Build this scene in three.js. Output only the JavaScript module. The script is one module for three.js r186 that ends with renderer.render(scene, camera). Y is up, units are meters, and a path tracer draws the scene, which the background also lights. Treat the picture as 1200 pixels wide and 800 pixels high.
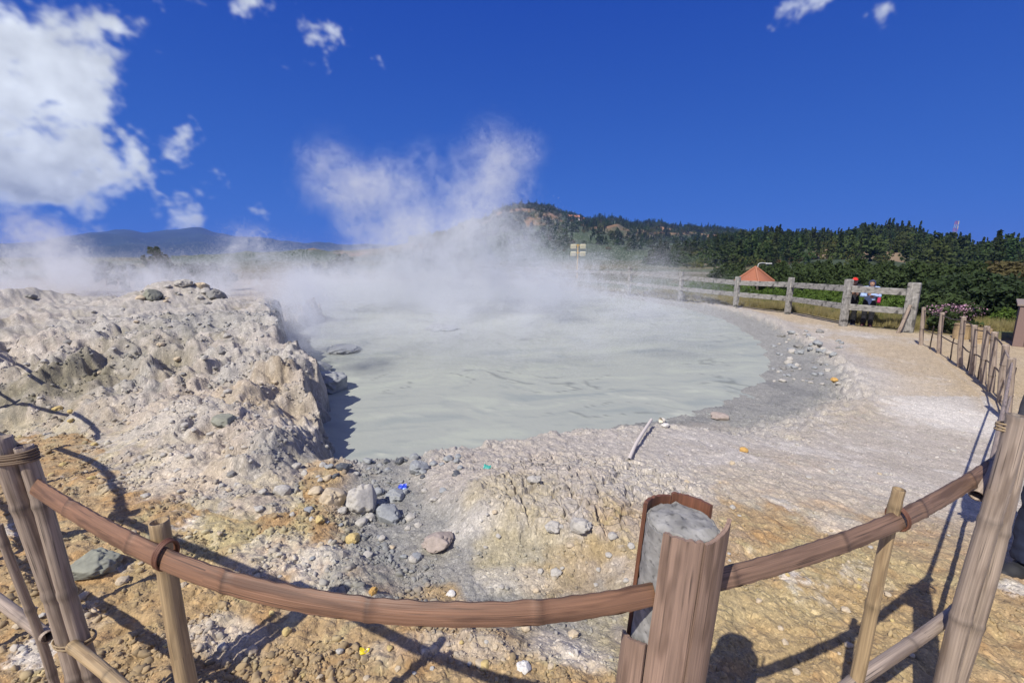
import * as THREE from 'three';
import { mergeGeometries, mergeVertices } from 'three/addons/utils/BufferGeometryUtils.js';
import { MarchingCubes } from 'three/addons/objects/MarchingCubes.js';
import { RoundedBoxGeometry } from 'three/addons/geometries/RoundedBoxGeometry.js';

// ------------------------------------------------------------------ camera, sky, sun, exposure
const scene = new THREE.Scene();
const EYE = 1.65, FPX = 520, PITCH = Math.atan(100 / FPX);          // pixel numbers below are those of the 1200 x 800 photograph
const camera = new THREE.PerspectiveCamera(2 * Math.atan(400 / FPX) * 180 / Math.PI, 1200 / 800, 0.05, 20000);
camera.position.set(0, EYE, 0);
camera.rotation.x = -PITCH;
const renderer = new THREE.WebGLRenderer({ antialias: true });
renderer.toneMapping = THREE.LinearToneMapping;
renderer.toneMappingExposure = 1.18;
renderer.shadowMap.enabled = true;

const sun = new THREE.DirectionalLight(new THREE.Color(1.0, 0.955, 0.88), 4.8);
sun.name = 'sun';
sun.position.set(-52, 95, 64);
sun.target.position.set(0, 0, 0);
sun.castShadow = true;
sun.shadow.radius = 1;
Object.assign(sun.shadow.camera, { left: -60, right: 60, top: 60, bottom: -60, near: 1, far: 400 });
scene.add(sun, sun.target);

// ------------------------------------------------------------------ small maths
let seed = 12345;
const rnd = () => { seed = (seed + 0x6d2b79f5) | 0; let t = Math.imul(seed ^ (seed >>> 15), 1 | seed); t = (t + Math.imul(t ^ (t >>> 7), 61 | t)) ^ t; return ((t ^ (t >>> 14)) >>> 0) / 4294967296; };
const rr = (a, b) => a + (b - a) * rnd();
const gauss = () => Math.sqrt(-2 * Math.log(1 - rnd() * 0.9999)) * Math.cos(6.28318 * rnd());
const { clamp, lerp } = THREE.MathUtils;
const sst = (a, b, x) => { const t = clamp((x - a) / (b - a), 0, 1); return t * t * (3 - 2 * t); };
const V = (x, y, z) => new THREE.Vector3(x, y, z);
const PERM = new Uint8Array(512), GX = new Float32Array(256), GY = new Float32Array(256), GZ = new Float32Array(256);
for (let i = 0; i < 256; i++) { PERM[i] = i; const u = rr(-1, 1), a = rr(0, 6.2832), s = Math.sqrt(1 - u * u); GX[i] = s * Math.cos(a); GY[i] = s * Math.sin(a); GZ[i] = u; }
for (let i = 255; i > 0; i--) { const j = Math.floor(rnd() * (i + 1)), t = PERM[i]; PERM[i] = PERM[j]; PERM[j] = t; }
for (let i = 0; i < 256; i++) PERM[i + 256] = PERM[i];
function n3(x, y, z) {
  const xi = Math.floor(x), yi = Math.floor(y), zi = Math.floor(z), fx = x - xi, fy = y - yi, fz = z - zi, X = xi & 255, Y = yi & 255, Z = zi & 255;
  const u = fx * fx * fx * (fx * (fx * 6 - 15) + 10), v = fy * fy * fy * (fy * (fy * 6 - 15) + 10), w = fz * fz * fz * (fz * (fz * 6 - 15) + 10);
  const A = PERM[X] + Y, B = PERM[X + 1] + Y, AA = PERM[A & 255] + Z, AB = PERM[(A + 1) & 255] + Z, BA = PERM[B & 255] + Z, BB = PERM[(B + 1) & 255] + Z;
  const g = (h, a, b, c) => { h = PERM[h & 255]; return GX[h] * a + GY[h] * b + GZ[h] * c; };
  const l = (a, b, t) => a + (b - a) * t;
  return 1.6 * l(l(l(g(AA, fx, fy, fz), g(BA, fx - 1, fy, fz), u), l(g(AB, fx, fy - 1, fz), g(BB, fx - 1, fy - 1, fz), u), v),
    l(l(g(AA + 1, fx, fy, fz - 1), g(BA + 1, fx - 1, fy, fz - 1), u), l(g(AB + 1, fx, fy - 1, fz - 1), g(BB + 1, fx - 1, fy - 1, fz - 1), u), v), w);
}
function n2(x, y) {
  const xi = Math.floor(x), yi = Math.floor(y), fx = x - xi, fy = y - yi, X = xi & 255, Y = yi & 255;
  const u = fx * fx * fx * (fx * (fx * 6 - 15) + 10), v = fy * fy * fy * (fy * (fy * 6 - 15) + 10);
  const g = (h, a, b) => { h = PERM[h & 255]; return GX[h] * a + GY[h] * b; };
  const A = PERM[X] + Y, B = PERM[X + 1] + Y;
  const a = g(PERM[A & 255], fx, fy), b = g(PERM[B & 255], fx - 1, fy), c = g(PERM[(A + 1) & 255], fx, fy - 1), d = g(PERM[(B + 1) & 255], fx - 1, fy - 1);
  const p = a + (b - a) * u, q = c + (d - c) * u;
  return 1.7 * (p + (q - p) * v);
}
const fbm2 = (x, y, o = 4, g = 0.5) => { let s = 0, a = 1, t = 0; for (let i = 0; i < o; i++) { s += a * n2(x, y); t += a; a *= g; x = x * 2.03 + 17.1; y = y * 2.03 + 9.7; } return s / t * 1.5; };
const fbm3 = (x, y, z, o = 4) => { let s = 0, a = 1, t = 0; for (let i = 0; i < o; i++) { s += a * n3(x, y, z); t += a; a *= 0.5; x = x * 2.03 + 17.1; y = y * 2.03 + 9.7; z = z * 2.03 + 3.3; } return s / t * 1.5; };
function worley(x, y) {   // [nearest, second nearest, id]
  const xi = Math.floor(x), yi = Math.floor(y); let a = 9, b = 9, id = 0;
  for (let j = -1; j <= 1; j++) for (let i = -1; i <= 1; i++) {
    const h = PERM[(PERM[(xi + i) & 255] + yi + j) & 255], dx = xi + i + (PERM[h] / 255) - x, dy = yi + j + (PERM[(h + 91) & 255] / 255) - y, d = Math.sqrt(dx * dx + dy * dy);
    if (d < a) { b = a; a = d; id = h; } else if (d < b) b = d;
  }
  return [a, b, id];
}
// a pixel of the photograph as a direction; gp: where it meets the level y
const CP = Math.cos(PITCH), SP = Math.sin(PITCH);
const ray = (px, py) => { const a = (px - 600) / FPX, b = (400 - py) / FPX; return V(a, b * CP - SP, -CP - b * SP); };
const gp = (px, py, y = 0) => { const d = ray(px, py), k = (y - EYE) / d.y; return { x: d.x * k, f: -d.z * k }; };
const atF = (px, py, f) => { const d = ray(px, py), k = f / -d.z; return V(d.x * k, EYE + d.y * k, -f); };

// ------------------------------------------------------------------ the sky: air and fair-weather clouds, all round
{
  const W = 2560, H = 1280, data = new Float32Array(W * H * 4);
  const clouds = [];   // direction, width, height (radians), density
  const add = (px, py, w, h, d, tilt = 0) => { const r = ray(px, py).normalize(); clouds.push([Math.atan2(r.z, r.x), Math.asin(r.y), w, h, d, tilt]); };
  add(5, 130, 0.075, 0.09, 0.74); add(92, 95, 0.045, 0.085, 0.66, 0.4); add(45, 205, 0.10, 0.04, 0.72); add(100, 160, 0.05, 0.06, 0.6); add(-60, 120, 0.12, 0.14, 0.82); add(120, 40, 0.035, 0.05, 0.6, 0.4); add(30, 40, 0.05, 0.03, 0.55);
  add(186, 188, 0.040, 0.032, 0.66); add(212, 165, 0.016, 0.026, 0.5); add(260, 203, 0.03, 0.018, 0.45); add(228, 257, 0.045, 0.022, 0.75); add(120, 265, 0.03, 0.03, 0.5); add(292, 246, 0.018, 0.018, 0.55);
  add(300, 3, 0.045, 0.016, 0.62); add(215, -6, 0.04, 0.012, 0.6); add(366, 38, 0.046, 0.019, 0.84); add(410, 36, 0.03, 0.008, 0.42); add(448, 68, 0.012, 0.014, 0.4); add(950, 6, 0.045, 0.020, 0.66); add(1030, 14, 0.03, 0.018, 0.46);
  add(330, 72, 0.05, 0.012, 0.28);
  for (let i = 0; i < 46; i++) {   // the rest of the sky carries the same kind of clouds
    const az = rr(-Math.PI, Math.PI), el = rr(0.1, 1.2); if (Math.abs(az + Math.PI / 2) < 1.1 && el < 0.62) continue;
    const k = rr(0.5, 1.6); for (let j = 0; j < 3; j++) clouds.push([az + rr(-0.1, 0.1) * k, el + rr(-0.04, 0.04), rr(0.05, 0.14) * k, rr(0.03, 0.1) * k, rr(0.5, 1), rr(-0.4, 0.4)]);
  }
  for (let row = 0; row < H; row++) {
    const el = ((row + 0.5) / H - 0.5) * Math.PI, y = Math.sin(el), t = Math.max(0, y);
    const k = Math.pow(1 - t, 2.6);
    const near = clouds.filter((c) => Math.abs(el - c[1]) < 3 * (c[3] + Math.abs(c[5]) * c[2]));
    for (let col = 0; col < W; col++) {
      const az = ((col + 0.5) / W - 0.5) * 2 * Math.PI, o = (row * W + col) * 4, ce = Math.cos(el);
      const sx = ce * Math.cos(az), sz = ce * Math.sin(az);
      const sunny = 0.5 + 0.5 * (sx * -0.413 + y * 0.755 + sz * 0.509);
      const g = 1 + 0.22 * Math.pow(sunny, 3);
      let R = lerp(0.003, 0.045, k) * g, G = lerp(0.030, 0.160, k) * g, B = lerp(0.29, 0.545, k) * g;
      if (near.length && y > 0.005) {
        let dens = 0, top = 0;
        for (const c of near) {
          let da = az - c[0]; if (da > Math.PI) da -= 2 * Math.PI; if (da < -Math.PI) da += 2 * Math.PI;
          da *= ce; const de = el - c[1] - c[5] * da, q = (da * da) / (c[2] * c[2]) + (de * de) / (c[3] * c[3]);
          if (q < 7) { const m = c[4] * Math.exp(-q * 0.8); dens += m; top += m * clamp(de / c[3], -1.5, 1.5); }
        }
        if (dens > 0.03) {
          top /= dens; dens = Math.min(dens, 1.25);
          const wx = fbm3(sx * 9, y * 9, sz * 9, 3) * 0.05;
          const n = fbm3(sx * 15 + wx * 14, y * 19 + wx * 10, sz * 15, 6) * 0.95 + 0.45 * Math.abs(n3(sx * 34, y * 40, sz * 34)) - 0.1, fine = fbm3(sx * 80, y * 90, sz * 80, 3) * 0.26;
          const d = dens + (n + fine) * 0.80 - 0.44, a = sst(-0.05, 0.75, d) * 0.95;
          if (a > 0.002) {
            const body = sst(0.25, 1.1, d), lit = clamp(0.86 - 0.30 * body * sst(0.5, -1.0, top) + 0.22 * fbm3(sx * 22 - 3, y * 24 + 1.2, sz * 22, 4), 0.42, 1.0);
            R = lerp(R, 0.76 * lit, a); G = lerp(G, 0.80 * lit + 0.01, a); B = lerp(B, 0.83 * lit + 0.05, a);
          }
        }
      }
      data[o] = R; data[o + 1] = G; data[o + 2] = B; data[o + 3] = 1;
    }
  }
  const t = new THREE.DataTexture(data, W, H, THREE.RGBAFormat, THREE.FloatType);
  t.mapping = THREE.EquirectangularReflectionMapping; t.magFilter = THREE.LinearFilter; t.needsUpdate = true;
  scene.background = t; scene.environment = t;
}
scene.fog = new THREE.FogExp2(new THREE.Color(0.17, 0.34, 0.95), 0.00020);   // the blue air before the far mountain

// ------------------------------------------------------------------ naming and building helpers
const taken = new Map();
const numbered = (n) => { const k = taken.get(n) ?? 0; taken.set(n, k + 1); return k ? n + '_' + String(k).padStart(3, '0') : n; };
function tag(o, label, category, group, kind) { o.userData.label = label; if (category) o.userData.category = category; if (group) o.userData.group = group; if (kind) o.userData.kind = kind; return o; }
function thing(name, label, category, group, p = V(0, 0, 0), ry = 0) { const o = new THREE.Group(); o.name = numbered(name); o.position.copy(p); o.rotation.y = ry; tag(o, label, category, group); scene.add(o); return o; }
function mesh(name, g, m, parent) {
  if (m.vertexColors && !g.attributes.color) g.setAttribute('color', new THREE.BufferAttribute(new Float32Array(g.attributes.position.count * 3).fill(1), 3));
  const o = new THREE.Mesh(g, m); o.castShadow = o.receiveShadow = true; o.name = parent ? name : numbered(name); (parent ?? scene).add(o); return o; }
function tex(w, h, fn, srgb = true, rx = 1, ry = 1) {   // fn(u, v, x, y) -> [r, g, b] in 0..1
  const d = new Uint8Array(w * h * 4);
  for (let y = 0; y < h; y++) for (let x = 0; x < w; x++) { const c = fn(x / w, y / h, x, y), o = (y * w + x) * 4; for (let k = 0; k < 3; k++) d[o + k] = clamp(c[k], 0, 1) * 255; d[o + 3] = 255; }
  const t = new THREE.DataTexture(d, w, h); t.wrapS = t.wrapT = THREE.RepeatWrapping; t.magFilter = THREE.LinearFilter; t.repeat.set(rx, ry); if (srgb) t.colorSpace = THREE.SRGBColorSpace; t.needsUpdate = true; return t;
}
const tn = (u, v, s, o = 4) => {   // noise that repeats on the unit square
  const b = (x, y) => fbm2(x * s + 31, y * s + 7, o), wu = u, wv = v;
  return lerp(lerp(b(u, v), b(u - 1, v), wu), lerp(b(u, v - 1), b(u - 1, v - 1), wu), wv) / Math.sqrt((wu * wu + (1 - wu) * (1 - wu)) * (wv * wv + (1 - wv) * (1 - wv)));
};
const std = (o) => new THREE.MeshStandardMaterial({ roughness: 0.9, ...o });
const C = (r, g, b) => new THREE.Color(r, g, b);
function noisyColors(g, fn) { const p = g.attributes.position, c = new Float32Array(p.count * 3); for (let i = 0; i < p.count; i++) { const k = fn(p.getX(i), p.getY(i), p.getZ(i)); c[i * 3] = k[0]; c[i * 3 + 1] = k[1]; c[i * 3 + 2] = k[2]; } g.setAttribute('color', new THREE.BufferAttribute(c, 3)); return g; }
// ------------------------------------------------------------------ the lie of the land
const POOL = -0.74, FAR = -0.62;
const poly = (pts) => { const P = pts.map((p) => { const q = p.length > 3 && p[4] ? { x: p[0], f: p[1] } : gp(p[0], p[1], p[2]); return [q.x, q.f, p[3] ?? 1]; }); return P; };
const plan = (x, f, w) => [x, f, 0, w, true];
function within(P, x, f) { let c = false; for (let i = 0, j = P.length - 1; i < P.length; j = i++) if ((P[i][1] > f) !== (P[j][1] > f) && x < ((P[j][0] - P[i][0]) * (f - P[i][1])) / (P[j][1] - P[i][1]) + P[i][0]) c = !c; return c; }
function edge(P, x, f) {   // [distance, distance over the width of that edge]
  let d = 1e9, s = 1e9, sw = 1;
  for (let i = 0; i < P.length; i++) {
    const a = P[i], b = P[(i + 1) % P.length], ux = b[0] - a[0], uf = b[1] - a[1], t = clamp(((x - a[0]) * ux + (f - a[1]) * uf) / (ux * ux + uf * uf), 0, 1), e = Math.hypot(x - a[0] - t * ux, f - a[1] - t * uf), w = lerp(a[2], b[2], t);
    if (e < d) d = e; if (e / w < s) { s = e / w; sw = w; }
  }
  return [d, s, sw];
}
function nearLine(L, x, f) { let d = 1e9; for (let i = 0; i + 1 < L.length; i++) { const a = L[i], b = L[i + 1], ux = b[0] - a[0], uf = b[1] - a[1], t = clamp(((x - a[0]) * ux + (f - a[1]) * uf) / (ux * ux + uf * uf), 0, 1); d = Math.min(d, Math.hypot(x - a[0] - t * ux, f - a[1] - t * uf)); } return d; }
const line = (pts) => pts.map(([px, py, y]) => { const q = gp(px, py, y); return [q.x, q.f]; });

const poolP = poly([[376, 532, POOL], [420, 547, POOL], [470, 547, POOL], [520, 543, POOL], [575, 537, POOL], [630, 524, POOL], [690, 510, POOL], [745, 498, POOL], [800, 485, POOL], [850, 472, POOL], [888, 452, POOL], [900, 430, POOL], [894, 408, POOL], [878, 392, POOL], [846, 374, POOL], [800, 361, POOL], [740, 351, POOL], [680, 343, POOL], [600, 338, POOL], [500, 335, POOL], [400, 335, POOL], [352, 340, POOL], [350, 362, POOL], [362, 400, POOL], [380, 440, POOL], [384, 470, POOL], [378, 500, POOL]]);
// wet flat and pool together, with the width of the bank that climbs from it
const flatP = poly([[372, 540, POOL, 0.7], [430, 560, POOL, 0.8], [520, 548, POOL, 0.9], [630, 527, POOL, 0.8], [740, 503, POOL, 0.9], [830, 505, POOL, 1.2], [905, 488, POOL, 1.1], [962, 462, POOL, 0.9], [978, 440, POOL, 0.5], [948, 416, POOL, 0.45], [918, 398, POOL, 0.5], [890, 380, POOL, 0.6], [850, 366, POOL, 0.8], [800, 355, POOL, 1], [740, 346, POOL, 1.2], [680, 339, POOL, 1.5], [600, 335, POOL, 2], [500, 333, POOL, 2], [400, 333, POOL, 2], [345, 337, POOL, 2], [340, 362, POOL, 0.5], [350, 400, POOL, 0.4], [372, 440, POOL, 0.4], [372, 490, POOL, 0.4]]);
const moundP = poly([[-260, 470, -0.1, 4.5], [-60, 468, -0.1, 4.5], [30, 470, -0.1, 4.5], [92, 486, -0.1, 4.8], [128, 545, -0.1, 5.8], [190, 592, -0.1, 6.2], [290, 618, -0.1, 6.2], [348, 604, -0.2, 4.5], [384, 562, -0.5, 1.3], [384, 524, POOL, 0.30], [386, 500, POOL, 0.28], [380, 470, POOL, 0.30], [352, 446, POOL, 0.30], [336, 422, POOL, 0.30], [334, 402, POOL, 0.32], [350, 386, POOL, 0.36], [376, 378, POOL, 0.4], [376, 362, POOL, 0.5], plan(-7.2, 13.5, 1.2), plan(-11, 15, 2), plan(-18, 15, 2), plan(-24, 10, 2)]);
const gully = line([[455, 552, -0.6], [452, 600, -0.3], [478, 632, -0.2], [520, 668, -0.12], [600, 690, -0.1], [680, 700, -0.05]]);
const fenceLine = [[-9.6, 7.1], [-7.4, 5.4], [-3.15, 2.0], [-1.62, 1.36], [-0.86, 0.98], [-0.14, 0.76], [0.4, 0.86], [1.05, 1.1], [1.68, 1.42], [3.6, 3.05], [6, 5.1]];
const backLine = line([[1063, 390, FAR], [988, 382, FAR], [923, 368, FAR], [862, 360, FAR], [797, 353, FAR], [737, 345, FAR]]).concat([[3.6, 36], [1, 46], [-4, 60]]);
const sideLine = line([[1080, 404, -0.55], [1102, 414, -0.5], [1127, 430, -0.46], [1154, 449, -0.44], [1183, 495, -0.4]]);

const clod = (x, f, s, o) => { let h = 0, a = 1, t = 0; for (let i = 0; i < o; i++) { h += a * (1 - Math.abs(n2(x / s, f / s)) * 2); t += a; a *= 0.55; s *= 0.46; x += 3.1; f += 7.7; } return h / t; };
// zone tints in metres round a pixel of the ground
const spots = [];
const spot = (px, py, y, rx, rf, kind, k = 1) => { const q = gp(px, py, y); spots.push([q.x, q.f, rx, rf, kind, k]); };
const KIND = { grey: [0.335, 0.345, 0.335], white: [0.82, 0.79, 0.74], ochre: [0.50, 0.355, 0.175], rust: [0.44, 0.25, 0.095], sulphur: [0.57, 0.49, 0.27], pink: [0.60, 0.515, 0.445], tan: [0.58, 0.46, 0.29], olive: [0.20, 0.185, 0.115], pale: [0.62, 0.585, 0.53] };
spot(240, 620, 0, 0.35, 0.25, 'sulphur', 0.8); spot(330, 650, 0, 0.3, 0.22, 'white', 0.46); spot(380, 660, 0, 0.18, 0.3, 'white', 0.46); spot(190, 560, 0, 0.4, 0.3, 'rust', 0.7); spot(200, 520, 0.2, 0.5, 0.3, 'sulphur', 0.45);
spot(620, 640, 0, 0.3, 0.3, 'sulphur', 0.55); spot(665, 660, 0, 0.3, 0.2, 'ochre', 0.5); spot(600, 600, -0.1, 0.3, 0.3, 'sulphur', 0.35); spot(550, 625, -0.1, 0.22, 0.10, 'white', 0.40); spot(600, 660, 0, 0.25, 0.1, 'white', 0.40); spot(655, 745, 0, 0.13, 0.12, 'white', 0.52); spot(520, 760, 0, 0.3, 0.08, 'white', 0.34); spot(690, 765, 0, 0.1, 0.1, 'white', 0.52);
spot(480, 700, 0, 0.3, 0.14, 'grey', 0.8); spot(430, 660, -0.1, 0.2, 0.4, 'grey', 0.7); spot(590, 690, 0, 0.25, 0.1, 'grey', 0.7); spot(505, 680, 0, 0.18, 0.10, 'ochre', 0.8); spot(540, 692, 0, 0.12, 0.05, 'rust', 0.5);
spot(900, 720, 0, 0.8, 0.35, 'sulphur', 0.55); spot(960, 760, 0, 0.4, 0.18, 'rust', 0.25); spot(1060, 700, 0, 0.4, 0.3, 'ochre', 0.7); spot(1000, 650, 0, 0.5, 0.2, 'sulphur', 0.5);
spot(1115, 470, -0.4, 0.7, 0.8, 'white', 1.0); spot(1040, 440, -0.5, 0.7, 1.2, 'white', 0.28); spot(980, 612, -0.1, 0.2, 0.12, 'white', 0.46); spot(1050, 560, -0.2, 0.5, 0.5, 'white', 0.36); spot(930, 570, -0.2, 0.9, 0.5, 'pale', 0.6); spot(760, 575, -0.2, 0.5, 0.5, 'pale', 0.7);
spot(260, 440, 0.6, 0.9, 0.8, 'pink', 0.4); spot(300, 400, 0.6, 0.8, 0.7, 'ochre', 0.3); spot(180, 430, 0.5, 0.6, 0.6, 'pale', 0.7); spot(130, 380, 0.6, 1.2, 1.2, 'olive', 0.35); spot(40, 395, 0.5, 0.8, 0.8, 'olive', 0.6); spot(250, 360, 0.6, 1.2, 1.2, 'grey', 0.45); spot(330, 470, 0.4, 0.25, 0.6, 'grey', 0.55); spot(190, 510, 0.2, 0.35, 0.3, 'white', 0.32); spot(230, 530, 0.2, 0.4, 0.25, 'white', 0.28);
spot(830, 495, -0.6, 0.5, 0.3, 'pink', 0.3); spot(800, 505, -0.55, 0.3, 0.12, 'tan', 0.5);
spot(85, 720, 0, 0.14, 0.1, 'white', 0.40); spot(150, 690, 0, 0.5, 0.3, 'ochre', 0.7); spot(260, 745, 0, 0.22, 0.1, 'white', 0.44);

const mid0 = (x, f) => fbm2(x * 1.7 + 60, f * 1.7, 3);
const slabs = (x, f, s) => { const u = x / s + 0.4 * n2(x / s * 1.3, f / s * 1.3), v = f / s + 0.4 * n2(x / s * 1.3 + 9, f / s * 1.3), w = worley(u, v), d = w[1] - w[0]; return (w[2] / 255 - 0.45) * sst(0, 0.34, d) - 0.3 * sst(0.2, 0.0, d) + 0.15; };
const G = { h: 0, c: [0, 0, 0] };
function land(x, f, want) {
  const r = Math.hypot(x, f), G_ = G;
  let base = FAR * sst(1.6, 8.5, r) * (x < -1 ? 1 - 0.45 * sst(-1, -3, x) * sst(9, 5, r) : 1);
  base -= 0.35 * sst(60, 200, r);
  if (r > 75) {
    G_.h = base + fbm2(x / 60, f / 60, 2) * 0.25;
    if (want) { const t = sst(-0.3, 0.4, fbm2(x / 30, f / 30, 3)); G_.c = [lerp(0.09, 0.22, t), lerp(0.12, 0.19, t), lerp(0.045, 0.09, t)]; }
    return G_;
  }
  const wx = x + 0.22 * fbm2(x * 1.1 + 3, f * 1.1, 3) + 0.05 * n2(x * 6, f * 6), wf = f + 0.22 * fbm2(x * 1.1 - 8, f * 1.1 + 5, 3) + 0.05 * n2(x * 6 + 50, f * 6);
  const kw = sst(1.5, 6, r), ex = lerp(x, wx, 0.25 + 0.5 * kw), ef = lerp(f, wf, 0.25 + 0.5 * kw);
  let rough = 1, wet = 0, inPool = 0, scarp = 0;
  // bank, wet flat and pool floor
  const inFlat = within(flatP, ex, ef), [dF, sF] = edge(flatP, ex, ef), [dP] = edge(poolP, ex, ef), inP = within(poolP, ex, ef);
  let h = base;
  if (inFlat) { h = inP ? POOL - 0.03 - 0.25 * Math.min(dP, 1) : POOL + 0.006 + 0.045 * Math.min(dP, 2.5); wet = 1; inPool = inP ? 1 : 0; rough = 0.45; }
  else { const t = clamp(sF, 0, 1), e = t * t * (3 - 2 * t); h = lerp(POOL + 0.03, base, e); wet = sst(0.55, 0.05, sF); scarp = sst(0, 0.2, t) * sst(1.3, 0.7, sF); }
  // the tongue of mud that runs from the fence down to the pool
  const dG = nearLine(gully, ex, ef), gw = sst(0.5, 0.12, dG + 0.08 * fbm2(x * 3, f * 3, 3));
  if (gw > 0) { h -= 0.10 * gw * sst(6, 2, r); wet = Math.max(wet, gw * 0.9); rough = lerp(rough, 0.55, gw); }
  // the long mound on the near side
  let md = 0;
  if (x < 0.2) {
    const mx = x + 0.30 * fbm2(x * 0.8 + 3, f * 0.8, 2) * sst(3, 6, f) + 0.13 * fbm2(x * 2.6, f * 2.6 + 7, 3), mf = f + 0.30 * fbm2(x * 0.8 - 8, f * 0.8, 2) * sst(3, 6, f) + 0.13 * fbm2(x * 2.6 + 30, f * 2.6, 3), inM = within(moundP, mx, mf);
    if (inM) {
      const [, s, edgeW] = edge(moundP, mx, mf), t0 = clamp(s + 0.22 * fbm2(x * 2.2, f * 2.2, 3) * sst(0, 0.3, s) * sst(1.4, 0.8, s), 0, 1), steep = sst(0.9, 0.5, edgeW), t = lerp(0.20 * sst(0, 0.16, t0) + 0.66 * t0 + 0.14 * sst(0.3, 0.55, t0 + 0.1 * fbm2(x * 1.3, f * 1.3, 2)), sst(0, 1, t0) * 0.4 + 0.6 * Math.pow(t0, 0.7), steep);
      let top = 0.39 + 0.10 * fbm2(x * 0.42 + 5, f * 0.42, 3) + 0.025 * sst(4, 10, f) * f * 0.1;
      const k = (px, py, rx, rf, hh) => { const q = gp(px, py, 0.6); const u = (x - q.x) / rx, v = (f - q.f) / rf; return hh * Math.exp(-u * u - v * v); };
      top += k(215, 345, 1.0, 0.8, 0.46) + k(185, 346, 0.5, 0.6, 0.2) + k(255, 350, 0.45, 0.6, 0.14) + k(5, 346, 0.7, 1.4, 0.34) + k(322, 362, 0.55, 0.9, 0.12) + k(140, 350, 0.9, 0.8, 0.08) - k(60, 412, 0.9, 0.5, 0.14) - k(130, 440, 0.5, 0.3, 0.07) + k(200, 425, 0.7, 0.35, 0.08);
      h = lerp(Math.max(h, lerp(h, base, 0)), top, t); md = t; rough = lerp(rough, 1.15, sst(0, 0.25, t)); wet *= 1 - sst(0.05, 0.3, t); scarp = Math.max(scarp, sst(0.05, 0.4, t) * sst(1, 0.7, t));
    }
  }
  // swell of cracked clay between the fence and the pool
  if (r < 9 && md === 0) { const q = gp(655, 590, -0.1), u = (x - q.x) / 0.75, v = (f - q.f) / 0.6; h += 0.13 * Math.exp(-u * u - v * v) * (1 - gw); const p = gp(560, 600, -0.15), a = (x - p.x) / 0.3, b = (f - p.f) / 0.5; h += 0.06 * Math.exp(-a * a - b * b); }
  const path = md > 0 || inPool ? 0 : sst(0.4, 1.4, dF) * sst(3, 5.5, r) * sst(-0.6, 1.2, x);
  if (path) rough *= lerp(1, 0.42, path);
  if (!inFlat && md < 0.02) h += 0.13 * Math.exp(-(((sF - 0.75) / 0.55) ** 2)) * sst(2.6, 4.2, x) * sst(6.5, 8.5, f) * sst(26, 14, f) * (0.6 + 0.5 * mid0(x, f));
  // relief
  const lump = fbm2(x * 0.9 + 4, f * 0.9, 2), mid = fbm2(x * 3.4, f * 3.4 + 9, 3), cl = clod(x, f, 0.24, 3), fine = r < 9 ? n2(x * 13, f * 13) + 0.6 * n2(x * 29 + 4, f * 29) : 0;
  const rim = inFlat || md > 0.02 ? 0 : sst(1.4, 0.5, sF) * sst(0, 0.15, sF);
  h += rough * (lump * 0.03 * (r < 30 ? 1 : 2) + mid * 0.022 + (cl - 0.45) * (0.014 + 0.012 * scarp + (0.05 + 0.08 * sst(2.5, 4, x) * sst(6, 8, f)) * rim) + fine * 0.012);
  if (md > 0.1) h += sst(0.1, 0.5, md) * (0.06 * fbm2(x * 1.3 + 2, f * 1.3, 4) + 0.03 * fbm2(x * 2.4 + 9, f * 2.4, 2));
  if (md > 0.03) h += sst(0.03, 0.2, md) * ((0.07 + 0.05 * scarp) * slabs(x, f, 0.5) + 0.05 * slabs(x + 5, f, 0.2) + (r < 9 ? 0.024 * slabs(x, f + 5, 0.085) : 0));
  else if (r < 11 && !inPool) h += (1 - 0.85 * path) * (x > 0.6 ? 0.6 : 1) * (1 - 0.6 * gw) * (0.022 * slabs(x, f, 0.2) + 0.013 * slabs(x + 3, f, 0.075)) * (inFlat ? 0.6 : 1) + rim * 0.06 * slabs(x, f, 0.17);
  let crack = 0;
  const q0 = gp(690, 580, -0.15), cu = (x - q0.x) / 0.9, cv = (f - q0.f) / 0.8, cm = sst(1.2, 0.5, cu * cu + cv * cv) * (1 - gw) * (md ? 0 : 1) * (inFlat ? 0 : 1);
  if (cm > 0) {
    const w = worley(x * 5.2 + 0.5 * n2(x * 5, f * 5), f * 5.2 + 0.5 * n2(x * 5 + 9, f * 5)), w2 = worley(x * 12 + n2(x * 9, f * 9) * 0.5, f * 12);
    crack = Math.max(sst(0.10, 0.01, w[1] - w[0]), 0.5 * sst(0.12, 0.01, w2[1] - w2[0])) * cm; h += -0.045 * crack + (w[2] / 255 - 0.5) * 0.035 * cm;
  }
  G_.h = h;
  if (!want) return G_;
  // ---- colours: crust, clay and mineral stains
  const a = fbm2(x * 1.7 + 20, f * 1.7, 4), b = fbm2(x * 5.5, f * 5.5 + 40, 4), c = fbm2(x * 0.6 - 7, f * 0.6, 3), sp = n2(x * 38, f * 38) * 0.6 + n2(x * 17, f * 17) * 0.5;
  const col = [0.54, 0.50, 0.455], mix = (k, t) => { t = clamp(t, 0, 1); col[0] += (k[0] - col[0]) * t; col[1] += (k[1] - col[1]) * t; col[2] += (k[2] - col[2]) * t; };
  mix(KIND.pink, sst(-0.1, 0.5, a) * 0.3); mix([0.43, 0.41, 0.39], sst(0.0, 0.5, b) * 0.5);
  const dFence = nearLine(fenceLine, x, f);
  const och = sst(1.75, 0.95, dFence + 0.5 * a + 0.22 * b - (x < -1 ? 0.35 + 1.1 * sst(-1, -2, x) : x > 1.5 ? 0.25 : x > -0.4 ? -0.12 : 0)) * (1 - md);
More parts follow.
